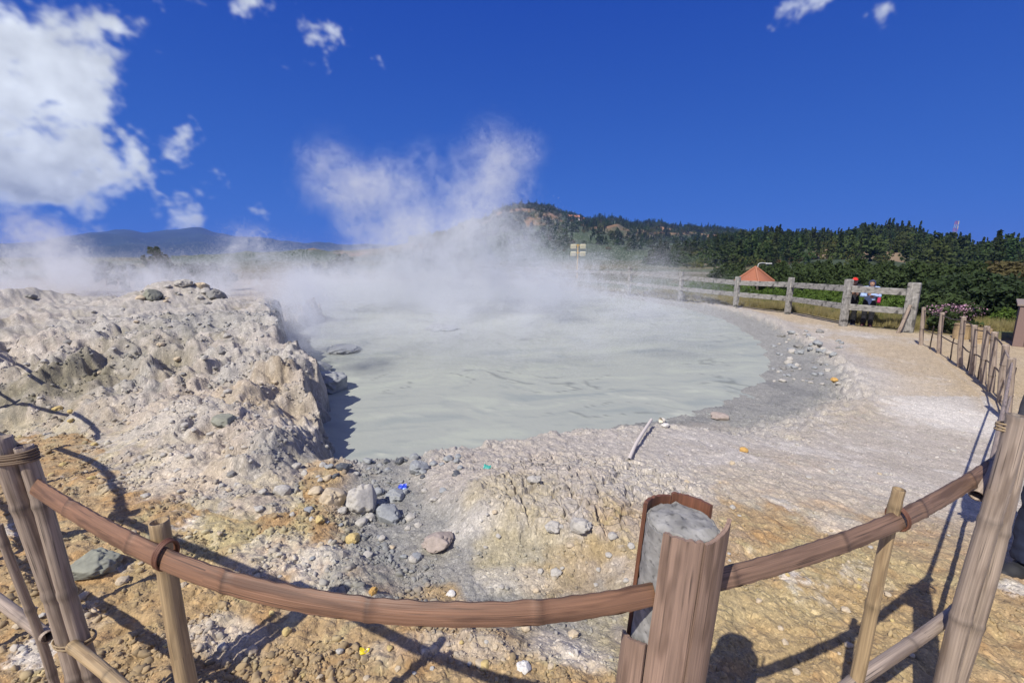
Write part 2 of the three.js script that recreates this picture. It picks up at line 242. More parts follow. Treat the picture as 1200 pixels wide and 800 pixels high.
  mix(KIND.ochre, och * 0.9); mix(KIND.rust, och * sst(0.05, 0.5, b + 0.3 * a) * 0.5); mix(KIND.sulphur, och * sst(0.1, 0.55, -b + 0.4 * c) * 0.7); mix(KIND.white, och * sst(0.42, 0.7, a - 0.3 * b + 0.25 * sp) * 0.75);
  if (md > 0) {
    mix([0.525, 0.517, 0.492], 0.5 + 0.35 * sst(-0.2, 0.4, a)); mix(KIND.pink, 0.4 * sst(0, 0.5, c + 0.4 * b)); mix(KIND.olive, 0.55 * sst(0.15, 0.6, -a + 0.5 * b) * sst(4, 8, f)); mix(KIND.white, 0.4 * sst(0.2, 0.6, b - 0.3 * a)); mix([0.40, 0.385, 0.35], 0.6 * sst(0.15, 0.55, -b)); mix(KIND.sulphur, 0.5 * sst(0.25, 0.05, md) * sst(-0.1, 0.3, b + a));
  }
  if (path > 0) {
    mix([0.63, 0.60, 0.56], path * 0.8); mix(KIND.white, path * 0.5 * sst(0.1, 0.55, a + 0.4 * b)); mix([0.54, 0.49, 0.42], path * sst(0.1, 0.6, -a) * 0.6);
    if (f > 7 && x > 0) { const dB = Math.min(nearLine(backLine, x, f), nearLine(sideLine, x, f) * 0.75); mix(KIND.tan, path * sst(2.0, 0.3, dB + 1.1 * c + 0.5 * b) * 0.75); }
  }
  if (x > 4.5 && f > 3) { const past = (x - 6) * 5.1 - (f - 5.1) * 3.6; if (past > 0 && nearLine(sideLine, x, f) > 0.05 && f < 12) mix(KIND.tan, 0.8 * sst(0, 3, past)); }
  if (rim > 0) mix([0.58, 0.565, 0.53], rim * 0.6);
  mix(KIND.grey, wet * sst(-0.75, 0.05, 0.25 + b * 0.5 + a * 0.3) * 0.92); if (f > 8) mix([0.40, 0.41, 0.395], wet * sst(8, 11, f) * sst(-0.5, 0.3, b) * 0.85); if (wet > 0.5) { mix([0.22, 0.23, 0.235], sst(0.1, 0.5, a) * 0.6 * wet * sst(12, 8, f)); mix([0.33, 0.335, 0.325], sst(0.15, 0.5, b) * 0.4 * wet); }
  for (const s of spots) { const u = (x - s[0]) / s[2], v = (f - s[1]) / s[3], q = u * u + v * v; if (q < 3) mix(KIND[s[4]], s[5] * sst(1.7, 0.1, q + 0.95 * b + 0.5 * a + 0.25 * sp)); }
  
  if (f > 12) {   // beyond the rail fence: dry grass, then fields
    const L = backLine; let side = -1; for (let i = 0; i + 1 < L.length; i++) { const A = L[i], B = L[i + 1]; if ((f >= Math.min(A[1], B[1]) && f <= Math.max(A[1], B[1])) || (i === 0 && f < A[1])) { const t = (f - A[1]) / (B[1] - A[1]); if (x > lerp(A[0], B[0], t)) side = x - lerp(A[0], B[0], t); } }
    if (side > 0) { mix([0.26, 0.215, 0.085], sst(0.1, 0.9, side + 0.4 * b)); mix([0.10, 0.13, 0.04], sst(1.2, 4, side + a * 1.5)); mix([0.20, 0.16, 0.08], sst(0.2, 0.5, c) * sst(4, 9, side)); }
    if (f > 44) mix([0.17, 0.15, 0.09], 0.7);
  }
  const g = 1 + 0.16 * sp + 0.10 * b; G_.c = [col[0] * g, col[1] * g, col[2] * g];
  return G_;
}
const gy = (x, f) => land(x, f, false).h;
function onGround(px, py) { let y = -0.3, q; for (let i = 0; i < 14; i++) { q = gp(px, py, y); y = lerp(y, gy(q.x, q.f), 0.7); } return V(q.x, y, -q.f); }
function seen(px, py) {   // first point of the land along that pixel's direction
  const d = ray(px, py), h = Math.hypot(d.x, d.z); let k0 = 0;
  for (let k = 1.0; k < 90; k *= 1.012) { const x = d.x / h * k, f = -d.z / h * k, y = EYE + d.y / h * k; if (gy(x, f) > y) { let a = k0, b = k; for (let i = 0; i < 12; i++) { const m = (a + b) / 2; if (gy(d.x / h * m, -d.z / h * m) > EYE + d.y / h * m) b = m; else a = m; } return V(d.x / h * b, EYE + d.y / h * b, d.z / h * b); } k0 = k; }
  return onGround(px, py);
}

// crumbs: a field of little stones of many sizes that repeats on the unit square
const crumbs = (() => {
  const layers = [[26, 0.9], [52, 0.95], [104, 1.0]].map(([n, k]) => { const p = new Float32Array(n * n * 4); for (let i = 0; i < n * n; i++) { p[i * 4] = rnd(); p[i * 4 + 1] = rnd(); p[i * 4 + 2] = rr(0.15, 0.6) * k * (rnd() < 0.4 ? 1 : 0.45); p[i * 4 + 3] = rnd(); } return [n, p]; });
  return (u, v) => {
    let h = 0, tone = 0.5;
    layers.forEach(([n, p], q) => {
      const wu = u + 0.012 * n2(u * 40 + q * 9, v * 40), wv = v + 0.012 * n2(u * 40, v * 40 + 5 + q);
      const X = Math.floor(wu * n), Y = Math.floor(wv * n);
      for (let j = -1; j <= 1; j++) for (let i = -1; i <= 1; i++) {
        const k = (((Y + j) % n + n) % n * n + ((X + i) % n + n) % n) * 4, dx = X + i + p[k] - wu * n, dy = Y + j + p[k + 1] - wv * n, r = p[k + 2], d = Math.sqrt(dx * dx + dy * dy);
        if (d < r) { const e = Math.sqrt(1 - (d / r) * (d / r)) * r * 26 / n * 1.5; if (e > h) { h = e; tone = p[k + 3]; } }
      }
    });
    return [h, tone];
  };
})();
const grain = tex(1024, 1024, (u, v) => { const [h, t] = crumbs(u, v), g = 0.80 + (h > 0.02 ? (t - 0.5) * 0.26 + 0.03 : 0) + 0.07 * tn(u, v, 60, 2) + 0.06 * tn(u + 0.3, v + 0.6, 9, 3); return [g * 1.02, g, g * 0.97]; });
const grainBump = tex(1024, 1024, (u, v) => { const g = 0.12 + crumbs(u, v)[0] * 0.8 + 0.08 * tn(u, v, 70, 2); return [g, g, g]; }, false);
for (const t of [grain, grainBump]) t.repeat.set(1 / 0.7, 1 / 0.7);
{
  const COLS = 900, REST = 70, A0 = 63 * Math.PI / 180, angles = [];
  for (let i = 0; i <= COLS; i++) angles.push(-A0 + (2 * A0 * i) / COLS);
  for (let i = 1; i < REST; i++) angles.push(A0 + ((2 * Math.PI - 2 * A0) * i) / REST);
  const radii = [];
  for (let i = 0; i < 30; i++) radii.push(EYE / Math.tan((82 - i * 1.07) * Math.PI / 180));
  for (let i = 0; i < 560; i++) radii.push(EYE / Math.tan((49.9 - (i * 48) / 560) * Math.PI / 180));
  for (let i = 0, r = radii[radii.length - 1]; i < 46; i++) { r *= 1.125; radii.push(r); }
  const n = angles.length, m = radii.length, pos = new Float32Array(n * m * 3), colr = new Float32Array(n * m * 3), uv = new Float32Array(n * m * 2), idx = new Uint32Array(n * (m - 1) * 6);
  for (let j = 0, o = 0; j < m; j++) for (let i = 0; i < n; i++, o++) {
    const x = Math.sin(angles[i]) * radii[j], f = Math.cos(angles[i]) * radii[j], g = land(x, f, true);
    pos[o * 3] = x; pos[o * 3 + 1] = g.h; pos[o * 3 + 2] = -f; colr.set(g.c, o * 3); uv[o * 2] = x; uv[o * 2 + 1] = -f;
  }
  let k = 0;
  for (let j = 0; j + 1 < m; j++) for (let i = 0; i < n; i++) { const a = j * n + i, b = j * n + (i + 1) % n, c = a + n, d = b + n; idx[k++] = a; idx[k++] = b; idx[k++] = c; idx[k++] = b; idx[k++] = d; idx[k++] = c; }
  const g = new THREE.BufferGeometry();
  g.setAttribute('position', new THREE.BufferAttribute(pos, 3)); g.setAttribute('color', new THREE.BufferAttribute(colr, 3)); g.setAttribute('uv', new THREE.BufferAttribute(uv, 2)); g.setIndex(new THREE.BufferAttribute(idx, 1)); g.computeVertexNormals();
  const o = mesh('ground', g, std({ vertexColors: true, map: grain, bumpMap: grainBump, bumpScale: 0.007, roughness: 0.95 }));
  tag(o, 'crusted ochre and grey crater ground with a pale path', undefined, undefined, 'structure');
}
const ground = scene.getObjectByName('ground');
// ------------------------------------------------------------------ the mud pool
{
  const N = 420, x0 = -16, x1 = 12, f0 = 3.6, f1 = 52, pos = [], colr = [], uv = [], idx = [];
  for (let j = 0; j <= N; j++) for (let i = 0; i <= 300; i++) {
    const t = j / N, f = f0 + (f1 - f0) * (0.22 * t + 0.78 * t * t), x = lerp(x0, x1, i / 300) * lerp(0.45, 1.35, t) + 1.6 * (1 - t) - 1;
    const w = fbm2(x * 0.35, f * 0.35, 3), st = fbm2(x * 0.55 + w * 1.2, f * 2.2 + w * 2, 4), s2 = fbm2(x * 1.6 + 3 * w, f * 5 + 2 * w, 3), swirl = fbm2(x * 0.25 + 9 + w, f * 0.25, 3);
    const scum = sst(0.34, 0.6, fbm2(x * 1.3 + 11, f * 2.4, 4) + 0.3 * s2) * sst(0.0, 0.4, swirl + 0.1);
    let c = [0.308, 0.322, 0.280]; const mix = (k, q) => { for (let z = 0; z < 3; z++) c[z] += (k[z] - c[z]) * clamp(q, 0, 1); };
    mix([0.20, 0.232, 0.225], sst(0.02, 0.42, st) * 0.5 * sst(-0.3, 0.3, swirl)); mix([0.36, 0.38, 0.31], sst(0.1, 0.5, -st) * 0.6); mix([0.20, 0.225, 0.215], sst(0.25, 0.5, s2) * 0.3); mix([0.39, 0.40, 0.335], scum * 0.6);
    const cr = sst(0.045, 0.0, Math.abs(fbm2(x * 0.5 + 31, f * 0.9 + 2 + w * 0.6, 3))) * sst(0.05, 0.35, fbm2(x * 0.3 + 77, f * 0.3, 2)); mix([0.13, 0.14, 0.13], cr * 0.75);
    pos.push(x, POOL + 0.006 * st + 0.022 * scum * (0.5 + Math.abs(n2(x * 9, f * 9))) + 0.004 * s2 + 0.014 * cr, -f); colr.push(...c); uv.push(x, f);
  }
  for (let j = 0; j < N; j++) for (let i = 0; i < 300; i++) { const a = j * 301 + i; idx.push(a, a + 1, a + 301, a + 1, a + 302, a + 301); }
  const g = new THREE.BufferGeometry(); g.setAttribute('position', new THREE.Float32BufferAttribute(pos, 3)); g.setAttribute('color', new THREE.Float32BufferAttribute(colr, 3)); g.setAttribute('uv', new THREE.Float32BufferAttribute(uv, 2)); g.setIndex(idx); g.computeVertexNormals();
  const rip = tex(512, 512, (u, v) => { const q = 0.5 + 0.35 * tn(u, v, 12, 4); return [q, q, q]; }, false, 0.7, 0.7);
  const o = mesh('mud_pool', g, std({ vertexColors: true, roughness: 0.72, bumpMap: rip, bumpScale: 0.004 }));
  tag(o, 'milky grey-green boiling mud pool', undefined, undefined, 'structure'); o.userData.kind = 'structure';
}
// ------------------------------------------------------------------ stones
function rockGeo(k, detail = 5, flat = 0.7, knobs = 0.35, facets = 0) {
  facets = facets * 2 + 3;
  let g = mergeVertices(new THREE.IcosahedronGeometry(1, detail).deleteAttribute('uv').deleteAttribute('normal'));
  const p = g.attributes.position, planes = []; for (let i = 0; i < facets; i++) planes.push(V(gauss(), gauss(), gauss()).normalize());
  for (let i = 0; i < p.count; i++) {
    const v = V().fromBufferAttribute(p, i); let r = 1 + knobs * fbm3(v.x * 1.1 + k * 7, v.y * 1.1, v.z * 1.1, 3) + 0.13 * fbm3(v.x * 3.2 + k, v.y * 3.2, v.z * 3.2, 3) + (detail > 8 ? 0.05 * fbm3(v.x * 11, v.y * 11 + k, v.z * 11, 3) : 0);
    for (const q of planes) { const d = v.dot(q) * r; if (d > 0.78) r *= lerp(1, 0.78 / d, 0.85); }
    p.setXYZ(i, v.x * r, v.y * r * flat, v.z * r);
  }
  g.computeVertexNormals(); noisyColors(g, (x, y, z) => { const t = 0.84 + 0.20 * fbm3(x * 3 + k, y * 3, z * 3, 4) + 0.10 * n3(x * 14, y * 14, z * 14 + k); return [t, t, t * 0.98]; });
  return g;
}
const stoneMat = (r, g, b, rough = 0.9) => std({ color: C(r, g, b), vertexColors: true, roughness: rough });
const SM = { grey: stoneMat(0.46, 0.43, 0.385), dark: stoneMat(0.25, 0.24, 0.225), olive: stoneMat(0.27, 0.27, 0.215), tan: stoneMat(0.54, 0.44, 0.31), mud: stoneMat(0.31, 0.32, 0.325, 0.7), red: stoneMat(0.40, 0.33, 0.285), white: stoneMat(0.70, 0.67, 0.63), yellow: stoneMat(0.55, 0.42, 0.18), orange: stoneMat(0.55, 0.33, 0.10), wet: stoneMat(0.10, 0.105, 0.115, 0.5) };
// pixel of its middle, width in pixels, height over width, material, label, turn, flat, facets
const bigStones = [
  [110, 655, 48, 0.62, 'olive', 'smooth grey-green stone on the ochre ground by the lashed twin bamboo post', 0.3, 0.75, 2],
  [262, 490, 26, 0.55, 'olive', 'lone olive stone lying on the slope of the pale mound', 0.6, 0.6, 4],
  [424, 580, 40, 0.95, 'grey', 'round sandy grey boulder at the head of the mud gully', 0.2, 0.92, 2],
  [390, 578, 34, 0.85, 'tan', 'tan boulder leaning against the round sandy boulder', 1.2, 0.85, 5],
  [455, 598, 30, 0.8, 'mud', 'blocky blue-grey stone half sunk in the mud gully', 0.9, 0.8, 6],
  [464, 578, 24, 0.55, 'mud', 'mud-coated stone beside the blue plastic scrap', 0.4, 0.6, 3],
  [514, 630, 36, 0.55, 'red', 'reddish brown flat-bottomed stone at the edge of the grey gully', 0.1, 0.65, 3],
  [490, 545, 24, 0.6, 'mud', 'dark mud lump on the lip of the pool above the gully', 0.5, 0.65, 2],
  [371, 456, 46, 0.6, 'mud', 'large mud-coated boulder at the foot of the cliff in the pool', 0.2, 0.65, 2],
  [352, 436, 30, 0.6, 'mud', 'grey boulder wedged under the cliff edge', 1.5, 0.6, 3],
  [178, 343, 20, 0.95, 'olive', 'dark upright boulder at the end of the rock pile on the mound crest', 0.5, 0.95, 4],
  [252, 343, 22, 0.6, 'dark', 'dark slab at the pool end of the rock pile on the mound crest', 0.2, 0.6, 5],
  [215, 330, 20, 0.6, 'grey', 'rough grey rock topping the pile on the mound crest', 0.8, 0.65, 4],
  [236, 333, 16, 0.6, 'tan', 'pale rock on the shoulder of the crest rock pile', 0.1, 0.6, 4],
  [37, 346, 10, 0.7, 'dark', 'small dark stone on the mound crest next to the brown knoll', 0.4, 0.7, 3],
  [332, 572, 20, 0.7, 'grey', 'grey stone on the foot of the mound above the gully', 0.4, 0.7, 5],
  [402, 545, 16, 0.6, 'wet', 'wet dark stone at the pool margin below the mound', 0.4, 0.6, 4],
  [413, 628, 18, 0.9, 'yellow', 'rusty yellow knobbly stone among white crumbs in the gully', 0.4, 0.8, 5],
  [375, 607, 12, 0.8, 'yellow', 'little ochre stone below the tan boulder', 0.4, 0.8, 3],
  [437, 690, 10, 1.0, 'orange', 'orange pebble on the wet grey patch behind the split rail', 0.4, 0.8, 3],
  [614, 780, 17, 0.7, 'white', 'pale rounded stone on ochre ground under the split rail', 0.3, 0.75, 2],
  [529, 694, 10, 0.6, 'white', 'small white pebble on the grey mud tongue', 0.3, 0.65, 2],
  [845, 486, 22, 0.42, 'red', 'brown flat stone on the wet grey flat by the pool', 0.3, 0.45, 4],
  [780, 497, 9, 0.7, 'white', 'tiny white chip beside the bleached stick', 0.3, 0.7, 3],
  [872, 526, 9, 0.8, 'orange', 'orange stone on the pale bank beyond the concrete-filled post', 0.3, 0.8, 3],
  [936, 404, 12, 0.6, 'dark', 'dark rock in the crumbling rim scarp', 0.3, 0.7, 4],
  [978, 444, 8, 0.7, 'orange', 'orange chip at the toe of the rim scarp', 0.3, 0.7, 3],
  [625, 560, 16, 0.5, 'grey', 'grey clod on the cracked clay swell', 0.7, 0.55, 4],
  [648, 615, 22, 0.5, 'grey', 'rounded clay clod below the cracked swell', 0.2, 0.6, 2],
  [680, 612, 26, 0.55, 'grey', 'broad clay hummock stone beside the cracked swell', 0.2, 0.55, 2],
  [325, 575, 10, 0.6, 'dark', 'dark chip beside the grey stone on the mound foot', 0.2, 0.7, 3],
  [520, 385, 40, 0.16, 'mud', 'crusted mud shoal breaking the surface of the pool', 0.1, 0.2, 2],
  [402, 412, 36, 0.3, 'mud', 'low mud rock rising from the pool off the cliff', 0.1, 0.3, 2],
  [860, 408, 18, 0.35, 'mud', 'grey mud knob at the far margin of the pool', 0.1, 0.4, 3],
];
bigStones.forEach(([px, py, w, hw, m, label, turn, flat, facets], i) => {
  if (/foot of the cliff/.test(label)) px = 386; if (/wedged/.test(label)) px = 374;
  const p = /pool off|shoal|foot of the cliff|wedged/.test(label) ? V(gp(px, py, POOL).x, POOL, -gp(px, py, POOL).f) : seen(px, py + w * hw * 0.42);
  const depth = p.x * 0 + -p.z * CP + (EYE - p.y) * SP, r = (w / 2) * depth / FPX;
  const g = rockGeo(i + 1, w > 14 ? 16 : 9, flat, 0.3, facets); g.rotateY(turn * 3); g.scale(r, r * Math.min(1.15, hw / flat * 1.0), r);
  const o = mesh(w > 30 ? 'boulder' : 'stone', g, SM[m]); o.position.copy(p); o.position.y += r * hw * 0.45;
  tag(o, label, w > 30 ? 'boulder' : 'stone');
});
// middling stones that can be told apart: pieces of the ground
{
  const gs = []; for (let i = 0; i < 7; i++) gs.push(rockGeo(50 + i, 4, 0.65, 0.45, 4));
  const put = (px, py, w, m) => { const p = seen(px, py), depth = -p.z * CP + (EYE - p.y) * SP, r = (w / 2) * depth / FPX; if (p.y < POOL + 0.005) return; const o = mesh('pebble', gs[Math.floor(rnd() * gs.length)], SM[m], ground); o.position.set(p.x, p.y + r * 0.2, p.z); o.scale.setScalar(r); o.rotation.set(rr(-0.3, 0.3), rr(0, 6.3), rr(-0.3, 0.3)); };
  const pick = (s) => { const a = s.split(' '); return a[Math.floor(rnd() * a.length)]; };
  const region = (n, x0, y0, x1, y1, w0, w1, kinds) => { for (let i = 0; i < n; i++) put(rr(x0, x1), rr(y0, y1), w0 + (w1 - w0) * Math.pow(rnd(), 2.2), pick(kinds)); };
  region(34, 340, 555, 530, 660, 6, 17, 'grey mud mud tan grey grey'); region(26, 380, 535, 540, 560, 6, 15, 'mud wet mud'); region(26, 10, 620, 330, 795, 6, 15, 'tan yellow grey tan'); region(22, 330, 735, 720, 797, 6, 15, 'tan tan yellow grey'); region(20, 560, 600, 740, 700, 6, 14, 'grey tan grey');
  region(40, 120, 480, 380, 600, 5, 12, 'grey grey tan grey dark'); region(34, 10, 350, 330, 470, 4, 10, 'grey dark grey tan'); region(70, 905, 388, 988, 452, 4, 11, 'grey grey dark mud mud'); region(30, 800, 520, 1150, 660, 4, 8, 'grey tan grey'); region(14, 880, 660, 1080, 790, 5, 10, 'tan yellow'); region(12, 30, 470, 130, 600, 6, 12, 'tan yellow'); region(16, 160, 328, 262, 352, 5, 12, 'grey dark tan grey');
}
// gravel too fine to count
const gravelMat = std({ color: C(1, 1, 1), roughness: 0.95 });
{
  const kinds = [['grey', 10000], ['tan', 6000], ['pale', 9000]], g = rockGeo(90, 1, 0.7, 0.7, 1), d = new THREE.Object3D();
  for (const [m, n] of kinds) {
    const im = new THREE.InstancedMesh(g, gravelMat, n); let k = 0;
    for (let i = 0; i < n * 6 && k < n; i++) {
      const r = 1.3 + 11 * Math.pow(rnd(), 1.7), a = m === 'pale' ? rr(-1.05, -0.2) : rr(-1.05, 1.05), x = Math.sin(a) * r, f = Math.cos(a) * r, q = land(x, f, true);
      if (q.h < POOL + 0.02) continue; const ochre = q.c[0] / Math.max(0.01, q.c[2]); if (m === 'tan' ? ochre < 1.7 : ochre > 2.6) continue;
      if (fbm2(x * 2.4, f * 2.4, 2) < -0.15 + 0.25 * rnd()) continue;
      const s = (m === 'pale' ? 1.7 : 1) * (0.003 + 0.009 * Math.pow(rnd(), 5)) * (1 + r * 0.09); d.position.set(x, q.h + s * 0.1, -f); d.rotation.set(rr(0, 6), rr(0, 6), rr(0, 6)); d.scale.set(s * rr(0.8, 1.4), s, s); d.updateMatrix(); const w = rr(0.5, 0.78); im.setColorAt(k, C(q.c[0] * w, q.c[1] * w, q.c[2] * w)); im.setMatrixAt(k++, d.matrix);
    }
    im.count = k; im.castShadow = im.receiveShadow = true; im.name = numbered('gravel'); scene.add(im); tag(im, m + ' mineral gravel strewn over the crater ground', 'gravel', undefined, 'stuff');
  }
}
// ------------------------------------------------------------------ litter and the stick
{
  const curve = new THREE.CatmullRomCurve3([seen(737, 541), seen(744, 528), seen(752, 516), seen(763, 500)].map((p, i) => p.add(V(0, [0.02, 0.05, 0.07, 0.09][i], 0))));
  const o = mesh('stick', new THREE.TubeGeometry(curve, 20, 0.017, 7), std({ color: C(0.62, 0.55, 0.48) })); tag(o, 'bleached bent stick lying on the bank beside the pool', 'stick');
  const scrap = (px, py, w, c, label, name, cat) => {   // a crumpled piece of film
    const p = seen(px, py), depth = -p.z, r = w * depth / FPX / 2, g = new THREE.PlaneGeometry(2, 1.3, 9, 7), q = g.attributes.position; g.rotateX(-1.1);
    for (let i = 0; i < q.count; i++) { const x = q.getX(i), y = q.getY(i), z = q.getZ(i); q.setXYZ(i, x + 0.25 * n3(x * 2 + px, y * 2, z * 2), y + 0.4 + 0.45 * n3(x * 1.7, y * 1.7 + px, z * 1.7), z + 0.25 * n3(x * 2, y * 2 + 8, z * 2 + px)); }
    g.scale(r, r, r); g.computeVertexNormals(); const o = mesh(name, g, new THREE.MeshPhysicalMaterial({ color: c, roughness: 0.35, side: THREE.DoubleSide, transmission: 0.25, thickness: 0 })); o.position.copy(p); o.position.y += 0.004; tag(o, label, cat);
  };
  scrap(472, 572, 10, C(0.03, 0.08, 0.62), 'crumpled blue plastic scrap in the mud gully', 'plastic_scrap', 'litter');
  scrap(475, 575, 6, C(0.35, 0.55, 0.75), 'pale blue plastic shred in the mud gully', 'plastic_scrap', 'litter');
  scrap(571, 549, 9, C(0.06, 0.40, 0.33), 'green plastic scrap on the pool bank', 'plastic_scrap', 'litter');
  scrap(427, 766, 13, C(0.78, 0.62, 0.02), 'bright yellow wrapper on the ochre ground under the split rail', 'wrapper', 'litter');
  { const p = seen(779, 495), g = new THREE.LatheGeometry([[0.012, 0], [0.03, 0.004], [0.038, 0.03], [0.045, 0.075], [0.042, 0.075], [0.034, 0.03], [0.026, 0.008], [0.0, 0.008]].map(([a, b]) => new THREE.Vector2(a, b)), 18); const o = mesh('paper_cup', g, std({ color: C(0.72, 0.66, 0.55), side: THREE.DoubleSide })); o.position.copy(p).add(V(0, 0.03, 0)); o.rotation.set(0.4, 0.3, 1.3); tag(o, 'cream paper cup lying on its side by the bleached stick', 'cup'); }
}
// ------------------------------------------------------------------ bamboo
const fibre = (tint, dirt, seedU) => tex(512, 256, (u, v) => {   // u along the culm, v round it
  const s = tn(u * 0.12 + seedU, v, 34, 3), t = tn(u * 0.5, v + seedU, 10, 4), b = tn(u, v, 5, 3), f = tn(u * 0.05, v, 90, 2), crk = sst(0.30, 0.55, tn(u * 0.10 + seedU * 3, v + 0.37, 26, 3)) * sst(-0.2, 0.4, t), k = (0.90 + 0.11 * s + 0.10 * t + 0.06 * f) * (1 - 0.45 * crk), d = sst(0.05, 0.6, b) * dirt;
  return [lerp(tint[0] * k, tint[0] * 0.55, d), lerp(tint[1] * k, tint[1] * 0.52, d), lerp(tint[2] * k, tint[2] * 0.5, d)];
}, true);
const fibreBump = tex(512, 256, (u, v) => { const g = 0.5 + 0.3 * tn(u * 0.06, v, 60, 3) + 0.2 * tn(u * 0.3, v, 14, 3); return [g, g, g]; }, false);
const bamboo = (tint, dirt, s, rough) => std({ map: fibre(tint, dirt, s), bumpMap: fibreBump, bumpScale: 0.0009, roughness: rough ?? 0.58, side: THREE.DoubleSide, vertexColors: true });
const BM = { slat: bamboo([0.53, 0.395, 0.305], 0.6, 0.1), slat2: bamboo([0.53, 0.425, 0.355], 0.6, 0.35), grey: bamboo([0.66, 0.60, 0.545], 0.5, 0.2), pale: bamboo([0.70, 0.61, 0.47], 0.45, 0.5), sleeve: bamboo([0.62, 0.515, 0.445], 0.5, 0.7), brown: bamboo([0.48, 0.315, 0.235], 0.4, 0.9), rod: bamboo([0.30, 0.25, 0.215], 0.4, 0.6) };
const tieMat = std({ color: C(0.16, 0.11, 0.07), roughness: 0.8 }), wireMat = std({ color: C(0.10, 0.085, 0.075), roughness: 0.6, metalness: 0.4 });
// a whole culm between two points, swollen at its nodes, hollow at the ends
function culm(a, b, r0, r1, nodes = 3, bend = 0, sides = 18) {
  const L = a.distanceTo(b), N = 90, pos = [], uv = [], idx = [], col = [], ax = b.clone().sub(a).normalize(), u = V(1, 0, 0).cross(ax).lengthSq() > 0.05 ? V(1, 0, 0) : V(0, 0, 1), e1 = u.cross(ax).normalize(), e2 = ax.clone().cross(e1), off = rr(0, 1), ph = rr(0, 6);
  const ring = (t, rad) => { const q = a.clone().lerp(b, t).addScaledVector(e1, bend * Math.sin(Math.PI * t) + 0.006 * Math.sin(t * 7 + ph)); const s0 = pos.length / 3; for (let k = 0; k <= sides; k++) { const th = (k / sides) * 2 * Math.PI, v = q.clone().addScaledVector(e1, Math.cos(th) * rad).addScaledVector(e2, Math.sin(th) * rad); pos.push(v.x, v.y, v.z); uv.push(t * L * 0.9 + off, k / sides); const m = (t * nodes + off) % 1, dn = Math.min(m, 1 - m) * L / nodes, q2 = 1 - 0.5 * Math.exp(-dn * dn / 0.00006) * (0.7 + 0.5 * n2(th * 2, t * 40)) - 0.12 * Math.exp(-dn * dn / 0.004); col.push(q2, q2 * 0.97, q2 * 0.93); } return s0; };
  let prev = null; const rows = [];
  for (let i = 0; i <= N; i++) { const t = i / N, m = (t * nodes + off) % 1, dn = Math.min(m, 1 - m) * L / nodes; rows.push([t, lerp(r0, r1, t) * (1 + 0.10 * Math.exp(-dn * dn / 0.00014) - 0.035 * Math.exp(-((dn - 0.022) ** 2) / 0.0001))]); }
  rows.push([1, r1 * 0.8], [0.985, r1 * 0.78]); rows.unshift([0.0, r0 * 0.8]);
  for (const [t, rad] of rows) { const s = ring(t, rad); if (prev !== null) for (let k = 0; k < sides; k++) idx.push(prev + k, prev + k + 1, s + k, prev + k + 1, s + k + 1, s + k); prev = s; }
  const c = pos.length / 3, q = a.clone().lerp(b, 0.985); pos.push(q.x, q.y, q.z); uv.push(0, 0); col.push(0.5, 0.45, 0.4); for (let k = 0; k < sides; k++) idx.push(prev + k, prev + k + 1, c);
  const g = new THREE.BufferGeometry(); g.setAttribute('position', new THREE.Float32BufferAttribute(pos, 3)); g.setAttribute('uv', new THREE.Float32BufferAttribute(uv, 2)); g.setAttribute('color', new THREE.Float32BufferAttribute(col, 3)); g.setIndex(idx); g.computeVertexNormals(); return g;
}
// a split slat swept along a curve: cross-section is an arc of the culm wall; "out" gives the side its back faces
function slat(pts, width, thick, hollow, out, N = 240, ragged = 0.0012) {
  const curve = new THREE.CatmullRomCurve3(pts, false, 'centripetal'), L = curve.getLength(), pos = [], uv = [], idx = [], col = [], off = rr(0, 1), M = 9, prof = [];
  for (let k = 0; k < M; k++) { const s = k / (M - 1) * 2 - 1; prof.push([s * width / 2, -hollow * s * s, 1]); } for (let k = M - 1; k >= 0; k--) { const s = k / (M - 1) * 2 - 1; prof.push([s * width / 2 * 0.985, -hollow * s * s - thick, 0]); } prof.push(prof[0]);
  const P = prof.length;
  for (let i = 0; i <= N; i++) {
    const t = i / N, q = curve.getPointAt(t), T = curve.getTangentAt(t), O = out(t).clone().addScaledVector(T, -out(t).dot(T)).normalize(), U = O.clone().cross(T).normalize(); if (U.y < 0) U.negate();
    const node = Math.exp(-((((t * L / 0.34 + off) % 1) - 0.5) ** 2) / 0.0009) * 0.0045, scar = Math.exp(-(((((t * L / 0.34 + off) % 1) - 0.5) * 0.34) ** 2) / 0.00004);
    prof.forEach(([a, b, o], k) => { const jag = Math.abs(a) > width * 0.45 ? ragged * n2(t * L * 30 + (a > 0 ? 0 : 40), k * 0.1) * 2 : 0, v = q.clone().addScaledVector(U, a + Math.sign(a) * jag).addScaledVector(O, b + (o ? node : 0)); pos.push(v.x, v.y, v.z); uv.push(t * L * 0.9 + off, (a / width + 0.5) * 0.45 + (o ? 0 : 0.5)); const q2 = (1 - 0.45 * scar) * (Math.abs(a) > width * 0.44 ? 0.72 + 0.25 * n2(t * L * 9, a > 0 ? 3 : 8) : 1); col.push(q2, q2 * 0.97, q2 * 0.93); });
    if (i) for (let k = 0; k + 1 < P; k++) { const c = (i - 1) * P + k, d = i * P + k; idx.push(c, c + 1, d, c + 1, d + 1, d); }
  }
  for (const e of [0, N]) for (let k = 1; k + 1 < M; k++) { const o = e * P; idx.push(o + k, o + k + 1, o + P - 2 - k, o + k, o + P - 2 - k, o + P - 1 - k); }
  let g = new THREE.BufferGeometry(); g.setAttribute('position', new THREE.Float32BufferAttribute(pos, 3)); g.setAttribute('uv', new THREE.Float32BufferAttribute(uv, 2)); g.setAttribute('color', new THREE.Float32BufferAttribute(col, 3)); g.setIndex(idx); g = g.toNonIndexed(); g.computeVertexNormals();
  return smoothBy(g, 0.7);
}
